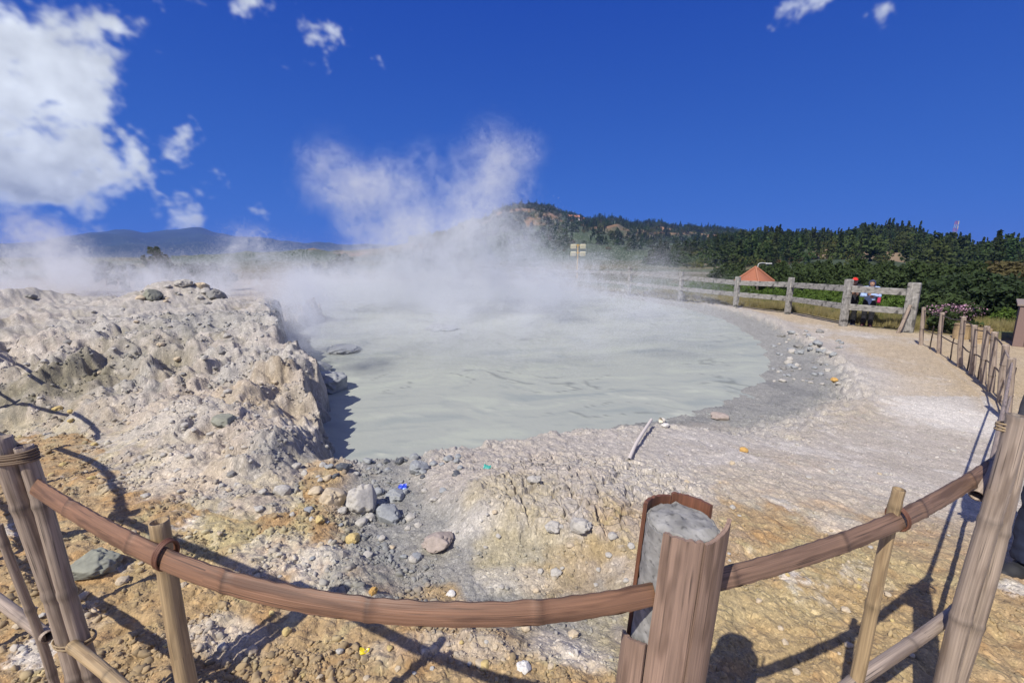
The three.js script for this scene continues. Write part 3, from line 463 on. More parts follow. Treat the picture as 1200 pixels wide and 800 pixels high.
function smoothBy(g, angle) {   // crease normals
  const p = g.attributes.position, n = g.attributes.normal, map = new Map(), key = (i) => Math.round(p.getX(i) * 2e4) + ',' + Math.round(p.getY(i) * 2e4) + ',' + Math.round(p.getZ(i) * 2e4);
  for (let i = 0; i < p.count; i++) { const k = key(i); if (!map.has(k)) map.set(k, []); map.get(k).push(i); }
  const out = new Float32Array(p.count * 3), c = Math.cos(angle), a = V(), b = V();
  for (const l of map.values()) for (const i of l) { a.fromBufferAttribute(n, i); const s = V(); for (const j of l) { b.fromBufferAttribute(n, j); if (a.dot(b) > c) s.add(b); } s.normalize(); out.set([s.x, s.y, s.z], i * 3); }
  g.setAttribute('normal', new THREE.BufferAttribute(out, 3)); return g;
}
const ringTie = (c, ax, r, h, turns, parent, name = 'lashing', m = tieMat) => { const gs = []; for (let i = 0; i < turns; i++) { const g = new THREE.TorusGeometry(r * rr(0.99, 1.03), 0.0035, 6, 26); g.rotateX(Math.PI / 2 + rr(-0.08, 0.08)); g.translate(0, (i - turns / 2) * h, 0); gs.push(g); } const o = mesh(name, mergeGeometries(gs), m, parent); o.position.copy(c); o.quaternion.setFromUnitVectors(V(0, 1, 0), ax.clone().normalize()); return o; };
const onRay = (px, py, y) => { const q = gp(px, py, y); return V(q.x, y, -q.f); };
{
  const F = thing('bamboo_fence', 'bowed bamboo fence with split rails and a concrete-filled post round the mud pool', 'fence');
  // --- lashed twin post
  const lt = onRay(2, 512, 1.12), lb = V(lt.x + 0.075, -0.15, lt.z - 0.02), ax = lt.clone().sub(lb);
  mesh('post', culm(lb, lt, 0.030, 0.027, 4), BM.grey, F); mesh('post', culm(lb.clone().add(V(0.064, 0, 0.0)), lt.clone().add(V(0.058, -0.03, 0.005)), 0.025, 0.022, 4), BM.grey, F); mesh('post', culm(lb.clone().add(V(-0.062, 0, 0.02)), lt.clone().add(V(-0.056, -0.28, 0.01)), 0.014, 0.011, 4), BM.grey, F);
  ringTie(lt.clone().add(V(0.026, -0.055, 0)), ax, 0.060, 0.008, 5, F).scale.set(1, 1, 0.62); ringTie(lb.clone().lerp(lt, 0.44).add(V(0.030, 0, 0)), ax, 0.064, 0.008, 2, F, 'lashing', BM.pale).scale.set(1, 1, 0.58);
  // --- thin stakes
  const st = onRay(184, 612, 1.02), sb = V(st.x + 0.05, -0.15, st.z + 0.02); mesh('stake', culm(sb, st, 0.026, 0.021, 3), BM.pale, F);
  const rt = onRay(1067, 586, 1.05).add(V(0.02, 0, -0.05)), rb = V(rt.x - 0.07, -0.15, rt.z); mesh('stake', culm(rb, rt, 0.021, 0.014, 4), BM.pale, F);
  // --- twin post at the far end of the bay
  const pt = onRay(1192, 486, 1.2), pb = V(pt.x - 0.085, -0.15, pt.z + 0.03); mesh('post', culm(pb, pt, 0.027, 0.025, 4), BM.grey, F); mesh('post', culm(pb.clone().add(V(0.066, 0, -0.03)), pt.clone().add(V(0.060, -0.03, -0.02)), 0.027, 0.024, 4), BM.grey, F);
  ringTie(pt.clone().add(V(0.034, -0.04, -0.01)), pt.clone().sub(pb), 0.062, 0.009, 3, F, 'lashing', BM.pale).scale.set(1, 1, 0.62);
  const br = culm(onRay(1164, 592, 0.92).add(V(0, 0, -0.05)), onRay(1186, 535, 1.0).add(V(0, 0, -0.02)), 0.02, 0.022, 1); mesh('rail_end', br, BM.grey, F);
  // --- top rails, split culms bent round the fence line
  const out = () => V(0, 0.42, 0.9);
  mesh('rail', slat([onRay(4, 545, 0.97), onRay(60, 585, 0.97), onRay(190, 656, 0.97), onRay(300, 693, 0.97), onRay(420, 714, 0.97), onRay(520, 721, 0.965), onRay(620, 719, 0.96), onRay(700, 710, 0.955), onRay(768, 697, 0.95)], 0.044, 0.008, 0.004, out), BM.slat, F);
  mesh('rail', slat([onRay(828, 684, 0.95), onRay(900, 665, 0.955), onRay(980, 640, 0.96), onRay(1060, 608, 0.97), onRay(1130, 570, 0.97), onRay(1184, 534, 0.97)], 0.044, 0.008, 0.004, out), BM.slat2, F);
  for (const [c, r] of [[onRay(190, 654, 0.97), 0.027], [onRay(1058, 609, 0.97), 0.027]]) { const o = ringTie(c.add(V(0.0, 0, -0.012)), V(0, 1, 0), 0.031, 0.007, 3, F, 'lashing', BM.brown), T = V(c.x < 0 ? 0.86 : 0.8, 0, c.x < 0 ? 0.4 : -0.5).normalize(), O = V(0, 0.42, 0.9).addScaledVector(T, -0.9 * T.z).normalize(), U = O.clone().cross(T).normalize(); o.quaternion.setFromRotationMatrix(new THREE.Matrix4().makeBasis(U, T, U.clone().cross(T))); o.scale.set(1, 1, 0.72); }
  // --- low rails
  mesh('low_rail', culm(onRay(1136, 704, 0.45), onRay(1000, 790, 0.45).add(V(-0.5, 0, 0.26)), 0.019, 0.017, 4), BM.grey, F);
  mesh('low_rail', culm(onRay(84, 756, 0.42), onRay(150, 806, 0.42).add(V(0.5, 0, 0.26)), 0.018, 0.016, 4), BM.pale, F);
  // --- the bays that run on round the crater, outside the picture at one end
  const q = (x, f, y) => V(x, y + gy(x, f), -f), bays = [[-3.15, 2.0], [-5.2, 3.65], [-7.4, 5.4], [-9.6, 7.1]];
  let last = [lt.x, -lt.z];
  for (const [x, f] of bays) {
    mesh('post', culm(q(x, f, -0.15), q(x, f, 1.1), 0.040, 0.036, 4), BM.grey, F);
    mesh('rail', slat([V(last[0], 0.97, -last[1]), V((x + last[0]) / 2, 0.95, -(f + last[1]) / 2), q(x, f, 0.97)], 0.05, 0.008, 0.01, () => V(-0.5, 0.3, 0.7), 40), BM.slat, F);
    mesh('low_rail', culm(V(last[0], 0.43, -last[1]), q(x, f, 0.43), 0.019, 0.017, 5), BM.grey, F);
    const mx = (x + last[0]) / 2, mf = (f + last[1]) / 2; mesh('stake', culm(q(mx, mf, -0.1), q(mx, mf, 1.05), 0.022, 0.018, 3), BM.pale, F); last = [x, f];
  }
  // --- post of split culms round a concrete core
  const ct = onRay(801, 604, 1.1), cb = V(ct.x - 0.085, -0.2, ct.z + 0.02), up = ct.clone().sub(cb).normalize();
  const core = new THREE.CylinderGeometry(0.068, 0.07, 1.27, 40, 90), cp = core.attributes.position; const coreTop = new THREE.CircleGeometry(0.066, 48);
  for (let i = 0; i < cp.count; i++) { const x = cp.getX(i), y = cp.getY(i), z = cp.getZ(i), k = 1 + 0.03 * fbm3(x * 30, y * 30, z * 30, 3) - 0.06 * sst(0.35, 0.7, fbm3(x * 45 + 4, y * 45, z * 45, 2)); cp.setXYZ(i, x * k, y + (y > 0.6 ? 0.012 * fbm3(x * 40, 3, z * 40, 3) : 0), z * k); }
  core.computeVertexNormals(); coreTop.dispose();
  const concrete = std({ map: tex(256, 256, (u, v) => { const h = tn(u, v, 14, 4), s = tn(u + 0.5, v, 40, 2), g = 0.52 + 0.13 * h - 0.13 * sst(0.3, 0.8, s); return [g, g * 0.985, g * 0.95]; }), bumpMap: tex(256, 256, (u, v) => { const g = 0.6 + 0.25 * tn(u, v, 20, 4) - 0.3 * sst(0.35, 0.8, tn(u + 0.5, v, 40, 2)); return [g, g, g]; }, false), bumpScale: 0.003, roughness: 0.95 });
  for (const t of [concrete.map, concrete.bumpMap]) t.repeat.set(1, 3);
  const P = new THREE.Group(); P.name = 'filled_post'; P.position.copy(cb.clone().lerp(ct, 0.5)); P.quaternion.setFromUnitVectors(V(0, 1, 0), up); F.add(P); P.scale.set(1.1, 1, 1.1);
  mesh('concrete_core', core, concrete, P);
  // lumpy concrete cap
  { const g = new THREE.SphereGeometry(0.064, 40, 14, 0, 6.2832, 0, Math.PI / 2), p = g.attributes.position; for (let i = 0; i < p.count; i++) { const x = p.getX(i), y = p.getY(i), z = p.getZ(i); p.setXYZ(i, x, y * 0.22 + 0.007 * fbm3(x * 45, y * 45 + 3, z * 45, 3) + 0.635, z); g.attributes.uv.setXY(i, x / 0.43, z / 1.27); } g.computeVertexNormals(); mesh('concrete_cap', g, concrete, P); }
  // shells of culm: angle from, angle to (0 = towards the path side +z, turning towards +x), radius, bottom, top
  const shell = (a0, a1, r, y0, y1, m, th = 0.008, slope = 0) => {
    const A = 18, N = 40, pos = [], uv = [], idx = [], put = (a, y, rad, u, v) => { pos.push(Math.sin(a) * rad, y, Math.cos(a) * rad); uv.push(u, v); }, rowsOf = (rad, vo) => { const s = pos.length / 3; for (let j = 0; j <= N; j++) for (let i = 0; i <= A; i++) { const a = lerp(a0, a1, i / A), y = lerp(y0, y1 + slope * (i / A - 0.5) + 0.004 * n2(a * 9, 3), j / N); put(a + 0.012 * n2(y * 9, i === 0 ? 1 : 7) * (i === 0 || i === A ? 1 : 0), y, rad * (1 - 0.05 * (y - y0)), y * 0.9 + a0, vo + (i / A) * 0.4); } return s; };
    const o = rowsOf(r, 0), n = rowsOf(r - th, 0.5), W = A + 1;
    for (let j = 0; j < N; j++) for (let i = 0; i < A; i++) { const k = j * W + i; idx.push(o + k, o + k + 1, o + k + W, o + k + 1, o + k + W + 1, o + k + W, n + k, n + k + W, n + k + 1, n + k + 1, n + k + W, n + k + W + 1); }
    for (let i = 0; i < A; i++) { const k = N * W + i; idx.push(o + k, o + k + 1, n + k, o + k + 1, n + k + 1, n + k); }
    for (let j = 0; j < N; j++) for (const i of [0, A]) { const k = j * W + i; idx.push(o + k, n + k, o + k + W, n + k, n + k + W, o + k + W); }
    let g = new THREE.BufferGeometry(); g.setAttribute('position', new THREE.Float32BufferAttribute(pos, 3)); g.setAttribute('uv', new THREE.Float32BufferAttribute(uv, 2)); g.setIndex(idx); g = g.toNonIndexed(); g.computeVertexNormals(); return mesh('bamboo_shell', smoothBy(g, 0.6), m, P);
  };
  const vw = -0.4;   // the side that faces the path
  shell(vw - 0.42, vw + 0.52, 0.083, -0.64, 0.645, BM.sleeve, 0.008, 0.0); shell(vw + 0.54, vw + 1.45, 0.089, -0.64, 0.66, BM.sleeve, 0.008, 0.035); shell(vw - 1.5, vw - 0.44, 0.091, -0.64, 0.36, BM.sleeve, 0.008, 0.05);
  shell(vw - 2.75, vw - 1.62, 0.082, -0.64, 0.655, BM.brown); shell(vw - 3.9, vw - 2.78, 0.084, -0.64, 0.66, BM.brown); shell(vw + 1.5, vw + 2.3, 0.08, -0.64, 0.56, BM.brown);
}
// ------------------------------------------------------------------ stake fence down the side of the path
{
  const S = thing('stake_fence', 'low fence of grey stakes and dark rods along the path to the rail fence', 'fence');
  const stakes = [[1080, 404, 360], [1102, 414, 366], [1127, 430, 371], [1140, 439, 381], [1154, 449, 382], [1164, 459, 389], [1176, 472, 404], [1184, 494, 420]], tops = [];
  for (const [px, py, ty] of stakes) {
    const b = onGround(px, py), d = -b.z, t = atF(px + 3, ty, d); const r = 0.048; tops.push([b, t]);
    mesh('stake', culm(V(b.x, b.y - 0.2, b.z), V(t.x, t.y, t.z), r, r * 0.9, 2, rr(-0.02, 0.02), 12), BM.grey, S);
  }
  const e = V(1.75, 0.9, -1.5); tops.push([V(1.8, 0, -1.55), e]);
  for (let i = 0; i + 1 < tops.length; i++) for (const k of [0.93, 0.42]) {
    const A = tops[i][0].clone().lerp(tops[i][1], k), B = tops[i + 1][0].clone().lerp(tops[i + 1][1], k); mesh('rod', culm(A, B, 0.012, 0.011, 3, rr(-0.03, 0.03), 8), i > 5 ? BM.grey : BM.rod, S);
  }
  for (let i = 0; i + 2 < tops.length; i++) { const A = tops[i][0].clone().lerp(tops[i + 1][0], 0.5), h = rr(0.5, 0.75); A.y = gy(A.x, -A.z); mesh('picket', culm(V(A.x, A.y - 0.1, A.z), V(A.x + rr(-0.03, 0.03), A.y + h, A.z), 0.014, 0.012, 2, 0, 8), BM.rod, S); }
}
// ------------------------------------------------------------------ weathered rail fence behind the pool
const railMap = tex(512, 128, (u, v) => { const g = 0.62 + 0.10 * tn(u, v * 0.25, 26, 3) + 0.12 * tn(u * 0.3, v, 18, 3), p = sst(0.15, 0.5, tn(u + 0.2, v * 0.3, 9, 4)), k = lerp(1, 0.62, p); return [g * k, g * k * 0.975, g * k * 0.94]; });
const railBump = tex(512, 128, (u, v) => { const g = 0.5 + 0.3 * tn(u * 0.3, v, 20, 3) + 0.2 * tn(u, v, 30, 2); return [g, g, g]; }, false);
const concreteWood = std({ color: C(0.72, 0.72, 0.70), map: railMap, bumpMap: railBump, bumpScale: 0.01, roughness: 0.95 });
function beam(a, b, h, d, wob = 0.006) {   // a rough-hewn bar from a to b
  const L = a.distanceTo(b), g = new RoundedBoxGeometry(L, h, d, 2, Math.min(h, d) * 0.12), n = Math.max(1, Math.round(L / 0.4)); void n;
  const p = g.attributes.position, uv = g.attributes.uv; for (let i = 0; i < p.count; i++) { const x = p.getX(i), y = p.getY(i), z = p.getZ(i); p.setXYZ(i, x, y + wob * n3(x * 1.7 + a.x, y * 9, z * 9), z + wob * n3(x * 1.7, y * 9 + 5, z * 9 + a.z)); uv.setXY(i, x * 0.45 + a.x, y * 1.6 + z * 1.2); }
  const q = new THREE.Quaternion().setFromUnitVectors(V(1, 0, 0), b.clone().sub(a).normalize()); g.applyQuaternion(q); g.translate((a.x + b.x) / 2, (a.y + b.y) / 2, (a.z + b.z) / 2); return g;
}
function posts(cx, y0, cz, h, w, turn, m, parent, name = 'post') {
  const g = new RoundedBoxGeometry(w, h + 0.3, w * 0.9, 3, w * 0.14), p = g.attributes.position, uv = g.attributes.uv; for (let i = 0; i < p.count; i++) { const x = p.getX(i), y = p.getY(i), z = p.getZ(i); p.setXYZ(i, x + 0.01 * n3(x * 5 + cx, y * 2, z * 5), y, z + 0.01 * n3(x * 5, y * 2 + 9, z * 5 + cz)); uv.setXY(i, y * 0.5 + cx, x * 1.5 + z); }
  const o = mesh(name, g, m, parent); o.position.set(cx, y0 + h / 2 - 0.15, cz); o.rotation.y = turn; return o;
}
{
  const R = thing('rail_fence', 'weathered grey post and rail fence behind the mud pool', 'fence');
  const list = [[1063, 389, 331, 0.30], [988, 382, 327, 0.2], [923, 368, 325, 0.19], [862, 360, 324, 0.19], [797, 353, 318, 0.19], [737, 346, 313, 0.19]].map(([px, py, ty, w]) => { const b = onGround(px, py), t = atF(px, ty, -b.z); return [b, t.y - b.y, w]; });
  for (const [x, f] of [[3.7, 34.5], [1.2, 42], [-1.6, 50], [-4.8, 58]]) list.push([V(x, gy(x, f), -f), 1.5, 0.19]);
  list.forEach(([b, h, w], i) => {
    const n = list[Math.min(i + 1, list.length - 1)][0], o = list[Math.max(i - 1, 0)][0], turn = Math.atan2(-(n.z - o.z), n.x - o.x); posts(b.x, b.y, b.z, h, w, turn, concreteWood, R);
    if (i) { const [pb, ph] = list[i - 1], d = b.clone().sub(pb).normalize(), side = V(-d.z, 0, d.x).multiplyScalar(0.0); for (const [k, hh] of [[0.80, 0.2], [0.42, 0.19]]) mesh('rail', beam(pb.clone().add(V(0, ph * k, 0)).add(side).addScaledVector(d, 0.1), b.clone().add(V(0, h * k, 0)).add(side).addScaledVector(d, -0.1), hh, 0.11), concreteWood, R); }
  });
  const a = list[0][0]; mesh('brace_stick', culm(V(a.x - 0.42, a.y - 0.1, a.z + 0.15), V(a.x - 0.2, a.y + 0.85, a.z + 0.2), 0.05, 0.045, 2, 0, 10), BM.grey, R);
}
// ------------------------------------------------------------------ hills
function hill(name, label, sky, o) {   // sky: pixels of its skyline; o: foot and crest distance, colours, grid
  const N = o.n, M = o.m, pos = [], colr = [], idx = [], x0 = sky[0][0], x1 = sky[sky.length - 1][0];
  const crest = (px) => { let i = 0; while (i + 2 < sky.length && sky[i + 1][0] < px) i++; const a = sky[i], b = sky[i + 1], t = clamp((px - a[0]) / (b[0] - a[0]), 0, 1), s = t * t * (3 - 2 * t); return lerp(a[1], b[1], s); };
  const at = (px, t) => {   // t: 0 foot, 1 crest, beyond: the far side
    const d = ray(px, crest(px)), k = Math.hypot(d.x, d.z), D = o.crest * (1 + 0.12 * n2(px * 0.013 + o.foot, 2)), H = EYE + D * d.y / k - (o.trees ?? 0), D0 = o.foot, r = lerp(D0, D, t), X = d.x / k * r, F = -d.z / k * r;
    const prof = t < 1 ? Math.pow(sst(0, 1, t) * 0.5 + 0.5 * t, o.pow ?? 1) : 1 - 0.8 * (t - 1) * (t - 1) * 4; const amp = Math.sin(Math.PI * clamp(t, 0, 1)) * o.rough;
    return V(X, lerp(-2, H, prof) + amp * fbm2(X / o.grain, F / o.grain, 4) + (t > 0.9 ? 0.12 * o.rough * fbm2(X / o.grain * 4, F / o.grain * 4, 3) : 0), -F);
  };
  for (let j = 0; j <= M; j++) for (let i = 0; i <= N; i++) { const t = (j / M) * 1.3, v = at(lerp(x0, x1, i / N), t); pos.push(v.x, v.y, v.z); colr.push(...o.color(v.x, v.z, t)); }
  for (let j = 0; j < M; j++) for (let i = 0; i < N; i++) { const a = j * (N + 1) + i; idx.push(a, a + 1, a + N + 1, a + 1, a + N + 2, a + N + 1); }
  const g = new THREE.BufferGeometry(); g.setAttribute('position', new THREE.Float32BufferAttribute(pos, 3)); g.setAttribute('color', new THREE.Float32BufferAttribute(colr, 3)); g.setIndex(idx); g.computeVertexNormals();
  const m = mesh(name, g, std({ vertexColors: true, roughness: 1 })); tag(m, label, undefined, undefined, 'structure'); return at;
}
const GREEN = [0.045, 0.07, 0.022];
hill('mountain', 'long dark mountain far beyond the steam', [[-500, 298], [-200, 282], [-40, 287], [40, 284], [75, 277], [110, 272], [145, 269], [170, 272], [200, 269], [232, 266], [255, 273], [285, 278], [320, 282], [370, 286], [430, 287], [520, 291], [640, 296], [800, 299]], { n: 260, m: 40, foot: 1800, crest: 3600, rough: 60, grain: 420, pow: 1.2, color: (x, z) => { const k = 0.8 + 0.3 * fbm2(x / 200, z / 200, 3); return [0.032 * k, 0.05 * k, 0.034 * k]; } });
const backHill = hill('hill', 'brown and green terraced hill behind the lamp pole', [[200, 299], [330, 297], [420, 292], [500, 282], [560, 262], [590, 247], [612, 241], [640, 241], [665, 250], [690, 258], [705, 256], [722, 257], [740, 262], [765, 263], [800, 266], [840, 269], [880, 274], [960, 285], [1060, 297]], { n: 300, m: 70, foot: 240, crest: 820, rough: 14, grain: 110, trees: 3, pow: 1.0, color: (x, z, t) => { const a = fbm2(x / 90, z / 60, 4), b = fbm2(x / 22, z / 14, 3), q = sst(-0.1, 0.35, a + 0.35 * b) * sst(0.95, 0.78, t) * sst(0.3, 0.55, t); return [lerp(0.05, 0.25, q) * (1 + 0.3 * b), lerp(0.07, 0.135, q) * (1 + 0.3 * b), lerp(0.025, 0.055, q) * (1 + 0.3 * b)]; } });
const woodHill = hill('hill', 'dark wooded hill behind the rail fence', [[690, 312], [740, 304], [790, 293], [815, 286], [858, 274], [900, 273], [950, 274], [985, 276], [1010, 269], [1045, 266], [1070, 274], [1100, 283], [1150, 290], [1200, 288], [1300, 284], [1500, 290], [1900, 297]], { n: 260, m: 60, foot: 85, crest: 330, rough: 5, grain: 50, trees: 5, pow: 1.1, color: (x, z, t) => { const a = fbm2(x / 26, z / 26, 3), q = sst(0.22, 0.36, a) * sst(0.1, 0.3, t) * sst(0.85, 0.7, t); return [lerp(0.035, 0.30, q), lerp(0.052, 0.20, q), lerp(0.02, 0.12, q)]; } });

// ------------------------------------------------------------------ trees
const leafMat = (r, g, b) => new THREE.MeshPhysicalMaterial({ color: C(r, g, b), roughness: 0.95, transmission: 0.25, thickness: 0, side: THREE.DoubleSide, specularIntensity: 0.25 });
const LM = [leafMat(0.052, 0.078, 0.026), leafMat(0.036, 0.058, 0.022), leafMat(0.085, 0.10, 0.032), leafMat(0.10, 0.085, 0.035)];
const bark = std({ color: C(0.13, 0.095, 0.065), roughness: 1 });
function leaves(spots, size, per, out) {   // small leaf faces round each spot
  const pos = [], v = V(), a = V(), b = V();
  for (const [c, r] of spots) for (let i = 0; i < per; i++) {
    v.set(gauss(), gauss(), gauss()).normalize().multiplyScalar(r * Math.cbrt(rr(0.15, 1))); v.add(c);
    a.set(gauss(), gauss() * 0.6, gauss()).normalize(); b.set(gauss(), gauss(), gauss()).cross(a).normalize(); const s = size * rr(0.6, 1.3);
    const p1 = v.clone().addScaledVector(a, s), p2 = v.clone().addScaledVector(a, -s), q1 = v.clone().addScaledVector(b, s * 0.55).addScaledVector(out ?? a, 0.1 * s), q2 = v.clone().addScaledVector(b, -s * 0.55);
    for (const q of [p1, q1, q2, p2, q2, q1]) pos.push(q.x, q.y, q.z);
  }
  const g = new THREE.BufferGeometry(); g.setAttribute('position', new THREE.Float32BufferAttribute(pos, 3)); g.computeVertexNormals(); return g;
}
function crownSpots(n, h0, h1, rad, shape) { const s = []; for (let i = 0; i < n; i++) { const t = Math.pow(rnd(), 0.8), y = lerp(h0, h1, t), R = rad * shape(t), a = rr(0, 6.2832), q = R * Math.sqrt(rr(0.1, 1)); s.push([V(Math.cos(a) * q, y, Math.sin(a) * q), rad * rr(0.16, 0.34) * (0.4 + 0.6 * Math.min(1, shape(t)))]); } return s; }
const cone = (t) => 1.02 - t, dome = (t) => Math.sqrt(Math.max(0.05, 1 - Math.pow(Math.abs(t - 0.4) / 0.62, 2))), tall = (t) => Math.sqrt(Math.max(0.08, 1 - t * t)) * 0.9;
function trunkGeo(h, r, limbs, reach) {
  const gs = [], tube = (a, b, r0, r1) => { const g = new THREE.CylinderGeometry(r1, r0, a.distanceTo(b), 7, 3); g.translate(0, a.distanceTo(b) / 2, 0); g.applyQuaternion(new THREE.Quaternion().setFromUnitVectors(V(0, 1, 0), b.clone().sub(a).normalize())); g.translate(a.x, a.y, a.z); gs.push(g); };
  const top = V(rr(-0.05, 0.05) * h, h, rr(-0.05, 0.05) * h); tube(V(0, -0.3, 0), top, r, r * 0.3);
  for (let i = 0; i < limbs; i++) { const t = rr(0.3, 0.85), a = rr(0, 6.28), p = V(0, 0, 0).lerp(top, t); tube(p, p.clone().add(V(Math.cos(a) * reach, reach * rr(0.4, 0.9), Math.sin(a) * reach)), r * 0.4 * (1.1 - t), r * 0.1); }
  return mergeGeometries(gs);
}
// the wood on the slopes: one mass of trees, with the ones that stand out on the skyline built singly
const kindsOfTree = [
  [leaves(crownSpots(34, 1.0, 9, 2.6, cone), 0.42, 11), LM[1]], [leaves(crownSpots(34, 1.6, 9, 2.3, tall), 0.45, 11), LM[0]], [leaves(crownSpots(34, 1.2, 7, 3.2, dome), 0.48, 11), LM[0]], [leaves(crownSpots(30, 0.6, 4.5, 2.8, dome), 0.42, 10), LM[2]], [leaves(crownSpots(36, 0.8, 11, 2.1, cone), 0.4, 11), LM[1]], [leaves(crownSpots(26, 0.3, 3, 2.4, dome), 0.38, 10), LM[3]],
];
{
  const spread = (name, label, at, n, x0, x1, t0, t1, s0, s1, weights, gap) => {
    const lists = kindsOfTree.map(() => []), d = new THREE.Object3D();
    for (let i = 0; i < n; i++) {
      const t = lerp(t0, t1, Math.sqrt(rnd())), p = at(rr(x0, x1), t); if (fbm2(p.x / gap[1], p.z / gap[1], 3) > gap[0] && t < 0.93) continue;
      let w = rnd(), k = 0; while (k < 5 && w > weights[k]) { w -= weights[k]; k++; }
      const s = rr(s0, s1) * (t > 0.9 ? 0.85 : 1); d.position.set(p.x, p.y - 0.3, p.z); d.rotation.set(0, rr(0, 6.28), 0); d.scale.set(s * rr(0.85, 1.15), s * rr(0.85, 1.2), s * rr(0.85, 1.15)); d.updateMatrix(); lists[k].push(d.matrix.clone());
    }
    lists.forEach((l, k) => { if (!l.length) return; const im = new THREE.InstancedMesh(kindsOfTree[k][0], kindsOfTree[k][1], l.length); l.forEach((m, i) => { im.setMatrixAt(i, m); const v = rr(0.7, 1.5), w = rr(0.85, 1.25); im.setColorAt(i, C(v * w, v, v * 0.9)); }); im.castShadow = im.receiveShadow = true; im.name = numbered(name); scene.add(im); tag(im, label, 'forest', undefined, 'stuff'); });
  };
  spread('forest', 'dark mixed wood covering the slope behind the rail fence', woodHill, 8200, 760, 1420, 0.03, 1.06, 0.38, 0.78, [0.12, 0.2, 0.28, 0.18, 0.10, 0.12], [0.27, 26]);
  spread('forest', 'distant wood and scrub on the terraced hill', backHill, 6500, 480, 900, 0.05, 1.03, 0.5, 1.1, [0.15, 0.15, 0.28, 0.27, 0.05, 0.1], [0.12, 45]);
  const pines = [[843, 1.02], [862, 0.98], [868, 1.1], [905, 0.9], [950, 1.0], [978, 1.0], [1000, 1.1], [1012, 1.0], [1030, 1.1], [1041, 1.2], [1050, 1.0], [1058, 1.05], [1076, 0.95], [1090, 1.0], [1106, 1.15], [1132, 1.25], [1140, 1.0], [1148, 0.95], [1160, 1.1], [1175, 1.15], [1190, 1.0], [1210, 1.2]];
  pines.forEach(([px, s], i) => {
    const p = woodHill(px, 0.985), k = [0, 4][i % 2], T = thing('pine_tree', 'dark conifer standing out on the skyline of the wooded hill', 'tree', 'conifers on the wooded skyline', p.add(V(0, -0.3, 0)), i * 1.3);
    mesh('trunk', trunkGeo(7, 0.2, 4, 0.8), bark, T); mesh('crown', kindsOfTree[k][0], kindsOfTree[k][1], T); T.scale.setScalar(s * 0.66);
  });
}
// a nearer tree or shrub built leaf by leaf
function tree(name, label, px, py, f, h, rad, shape, mat, n, per, size, group, category, h0 = 0.25, ground0) {
  const q = atF(px, py, f), y = ground0 ?? gy(q.x, f), T = thing(name, label, category, group, V(q.x, y, -f), rr(0, 6));
  mesh(category === 'tree' ? 'trunk' : 'stem', trunkGeo(h * 0.8, Math.max(0.03, rad * 0.06), 7, rad * 0.6), bark, T); mesh(category === 'tree' ? 'crown' : 'foliage', leaves(crownSpots(n, h * h0, h * 0.95, rad, shape), size, per), mat, T); return T;
}
const up2 = (px, py, f) => { const q = atF(px, py, f); return q.y - gy(q.x, f); };
tree('tree', 'bushy dark tree showing above the thickest steam', 515, 268, 62, 5.6, 1.9, dome, LM[1], 70, 40, 0.22, undefined, 'tree', 0.2);
tree('tree', 'small dark tree peeping over the rock pile through the steam', 183, 312, 34, 3.1, 0.75, dome, LM[1], 40, 40, 0.12, undefined, 'tree', 0.4);
for (const [px, h] of [[370, 1.4], [385, 1.6], [400, 2.6], [408, 2.2], [352, 1.2]]) tree('shrub', (h > 2.5 ? 'tallest dark shrub' : h > 2 ? 'broad shrub beside the tallest shrub' : h < 1.3 ? 'smallest dark shrub' : 'middling dark shrub') + ' in the thin steam beyond the pool', px, 300, 52, h, h * 0.55, dome, LM[1], 26, 30, 0.14, 'shrubs beyond the steaming pool', 'shrub', 0.1);
for (const px of [122, 148, 200, 222, 244, 262]) tree('bush', 'low bush half lost in steam behind the mound crest', px, 315, rr(30, 36), rr(1.5, 2.0), rr(0.7, 1.2), dome, LM[1], 26, 30, 0.13, 'bushes behind the mound crest', 'bush', 0.1);
tree('shrub', 'big dark shrub overhanging the stake fence', 1152, 350, 16, up2(1152, 326, 16), 1.7, dome, LM[1], 170, 60, 0.10, undefined, 'shrub', 0.12);
tree('shrub', 'bronze-leaved tree crown behind the big dark shrub', 1196, 330, 21, up2(1196, 312, 21), 2.0, dome, LM[3], 150, 50, 0.12, undefined, 'shrub', 0.2);
tree('shrub', 'tall green shrub between the big rail post and the dark shrub', 1108, 345, 24, up2(1108, 322, 24), 1.5, dome, LM[0], 110, 50, 0.11, undefined, 'shrub', 0.1);
tree('shrub', 'glossy green bush at the foot of the dark shrub', 1098, 385, 14.5, 1.1, 0.75, dome, LM[0], 60, 50, 0.07, undefined, 'shrub', 0.1);
tree('flowering_bush', 'bush topped with pale pink blossom above the stake fence', 1118, 375, 13.2, 1.0, 0.6, dome, LM[0], 40, 40, 0.06, undefined, 'bush', 0.1);
{ const q = atF(1118, 366, 13.2), B = scene.getObjectByName('flowering_bush'); const g = leaves(crownSpots(40, -0.05, 0.2, 0.6, dome), 0.026, 16); const o = mesh('blossom', g, leafMat(0.62, 0.36, 0.48), B); o.position.set(0, q.y - B.position.y, 0); }
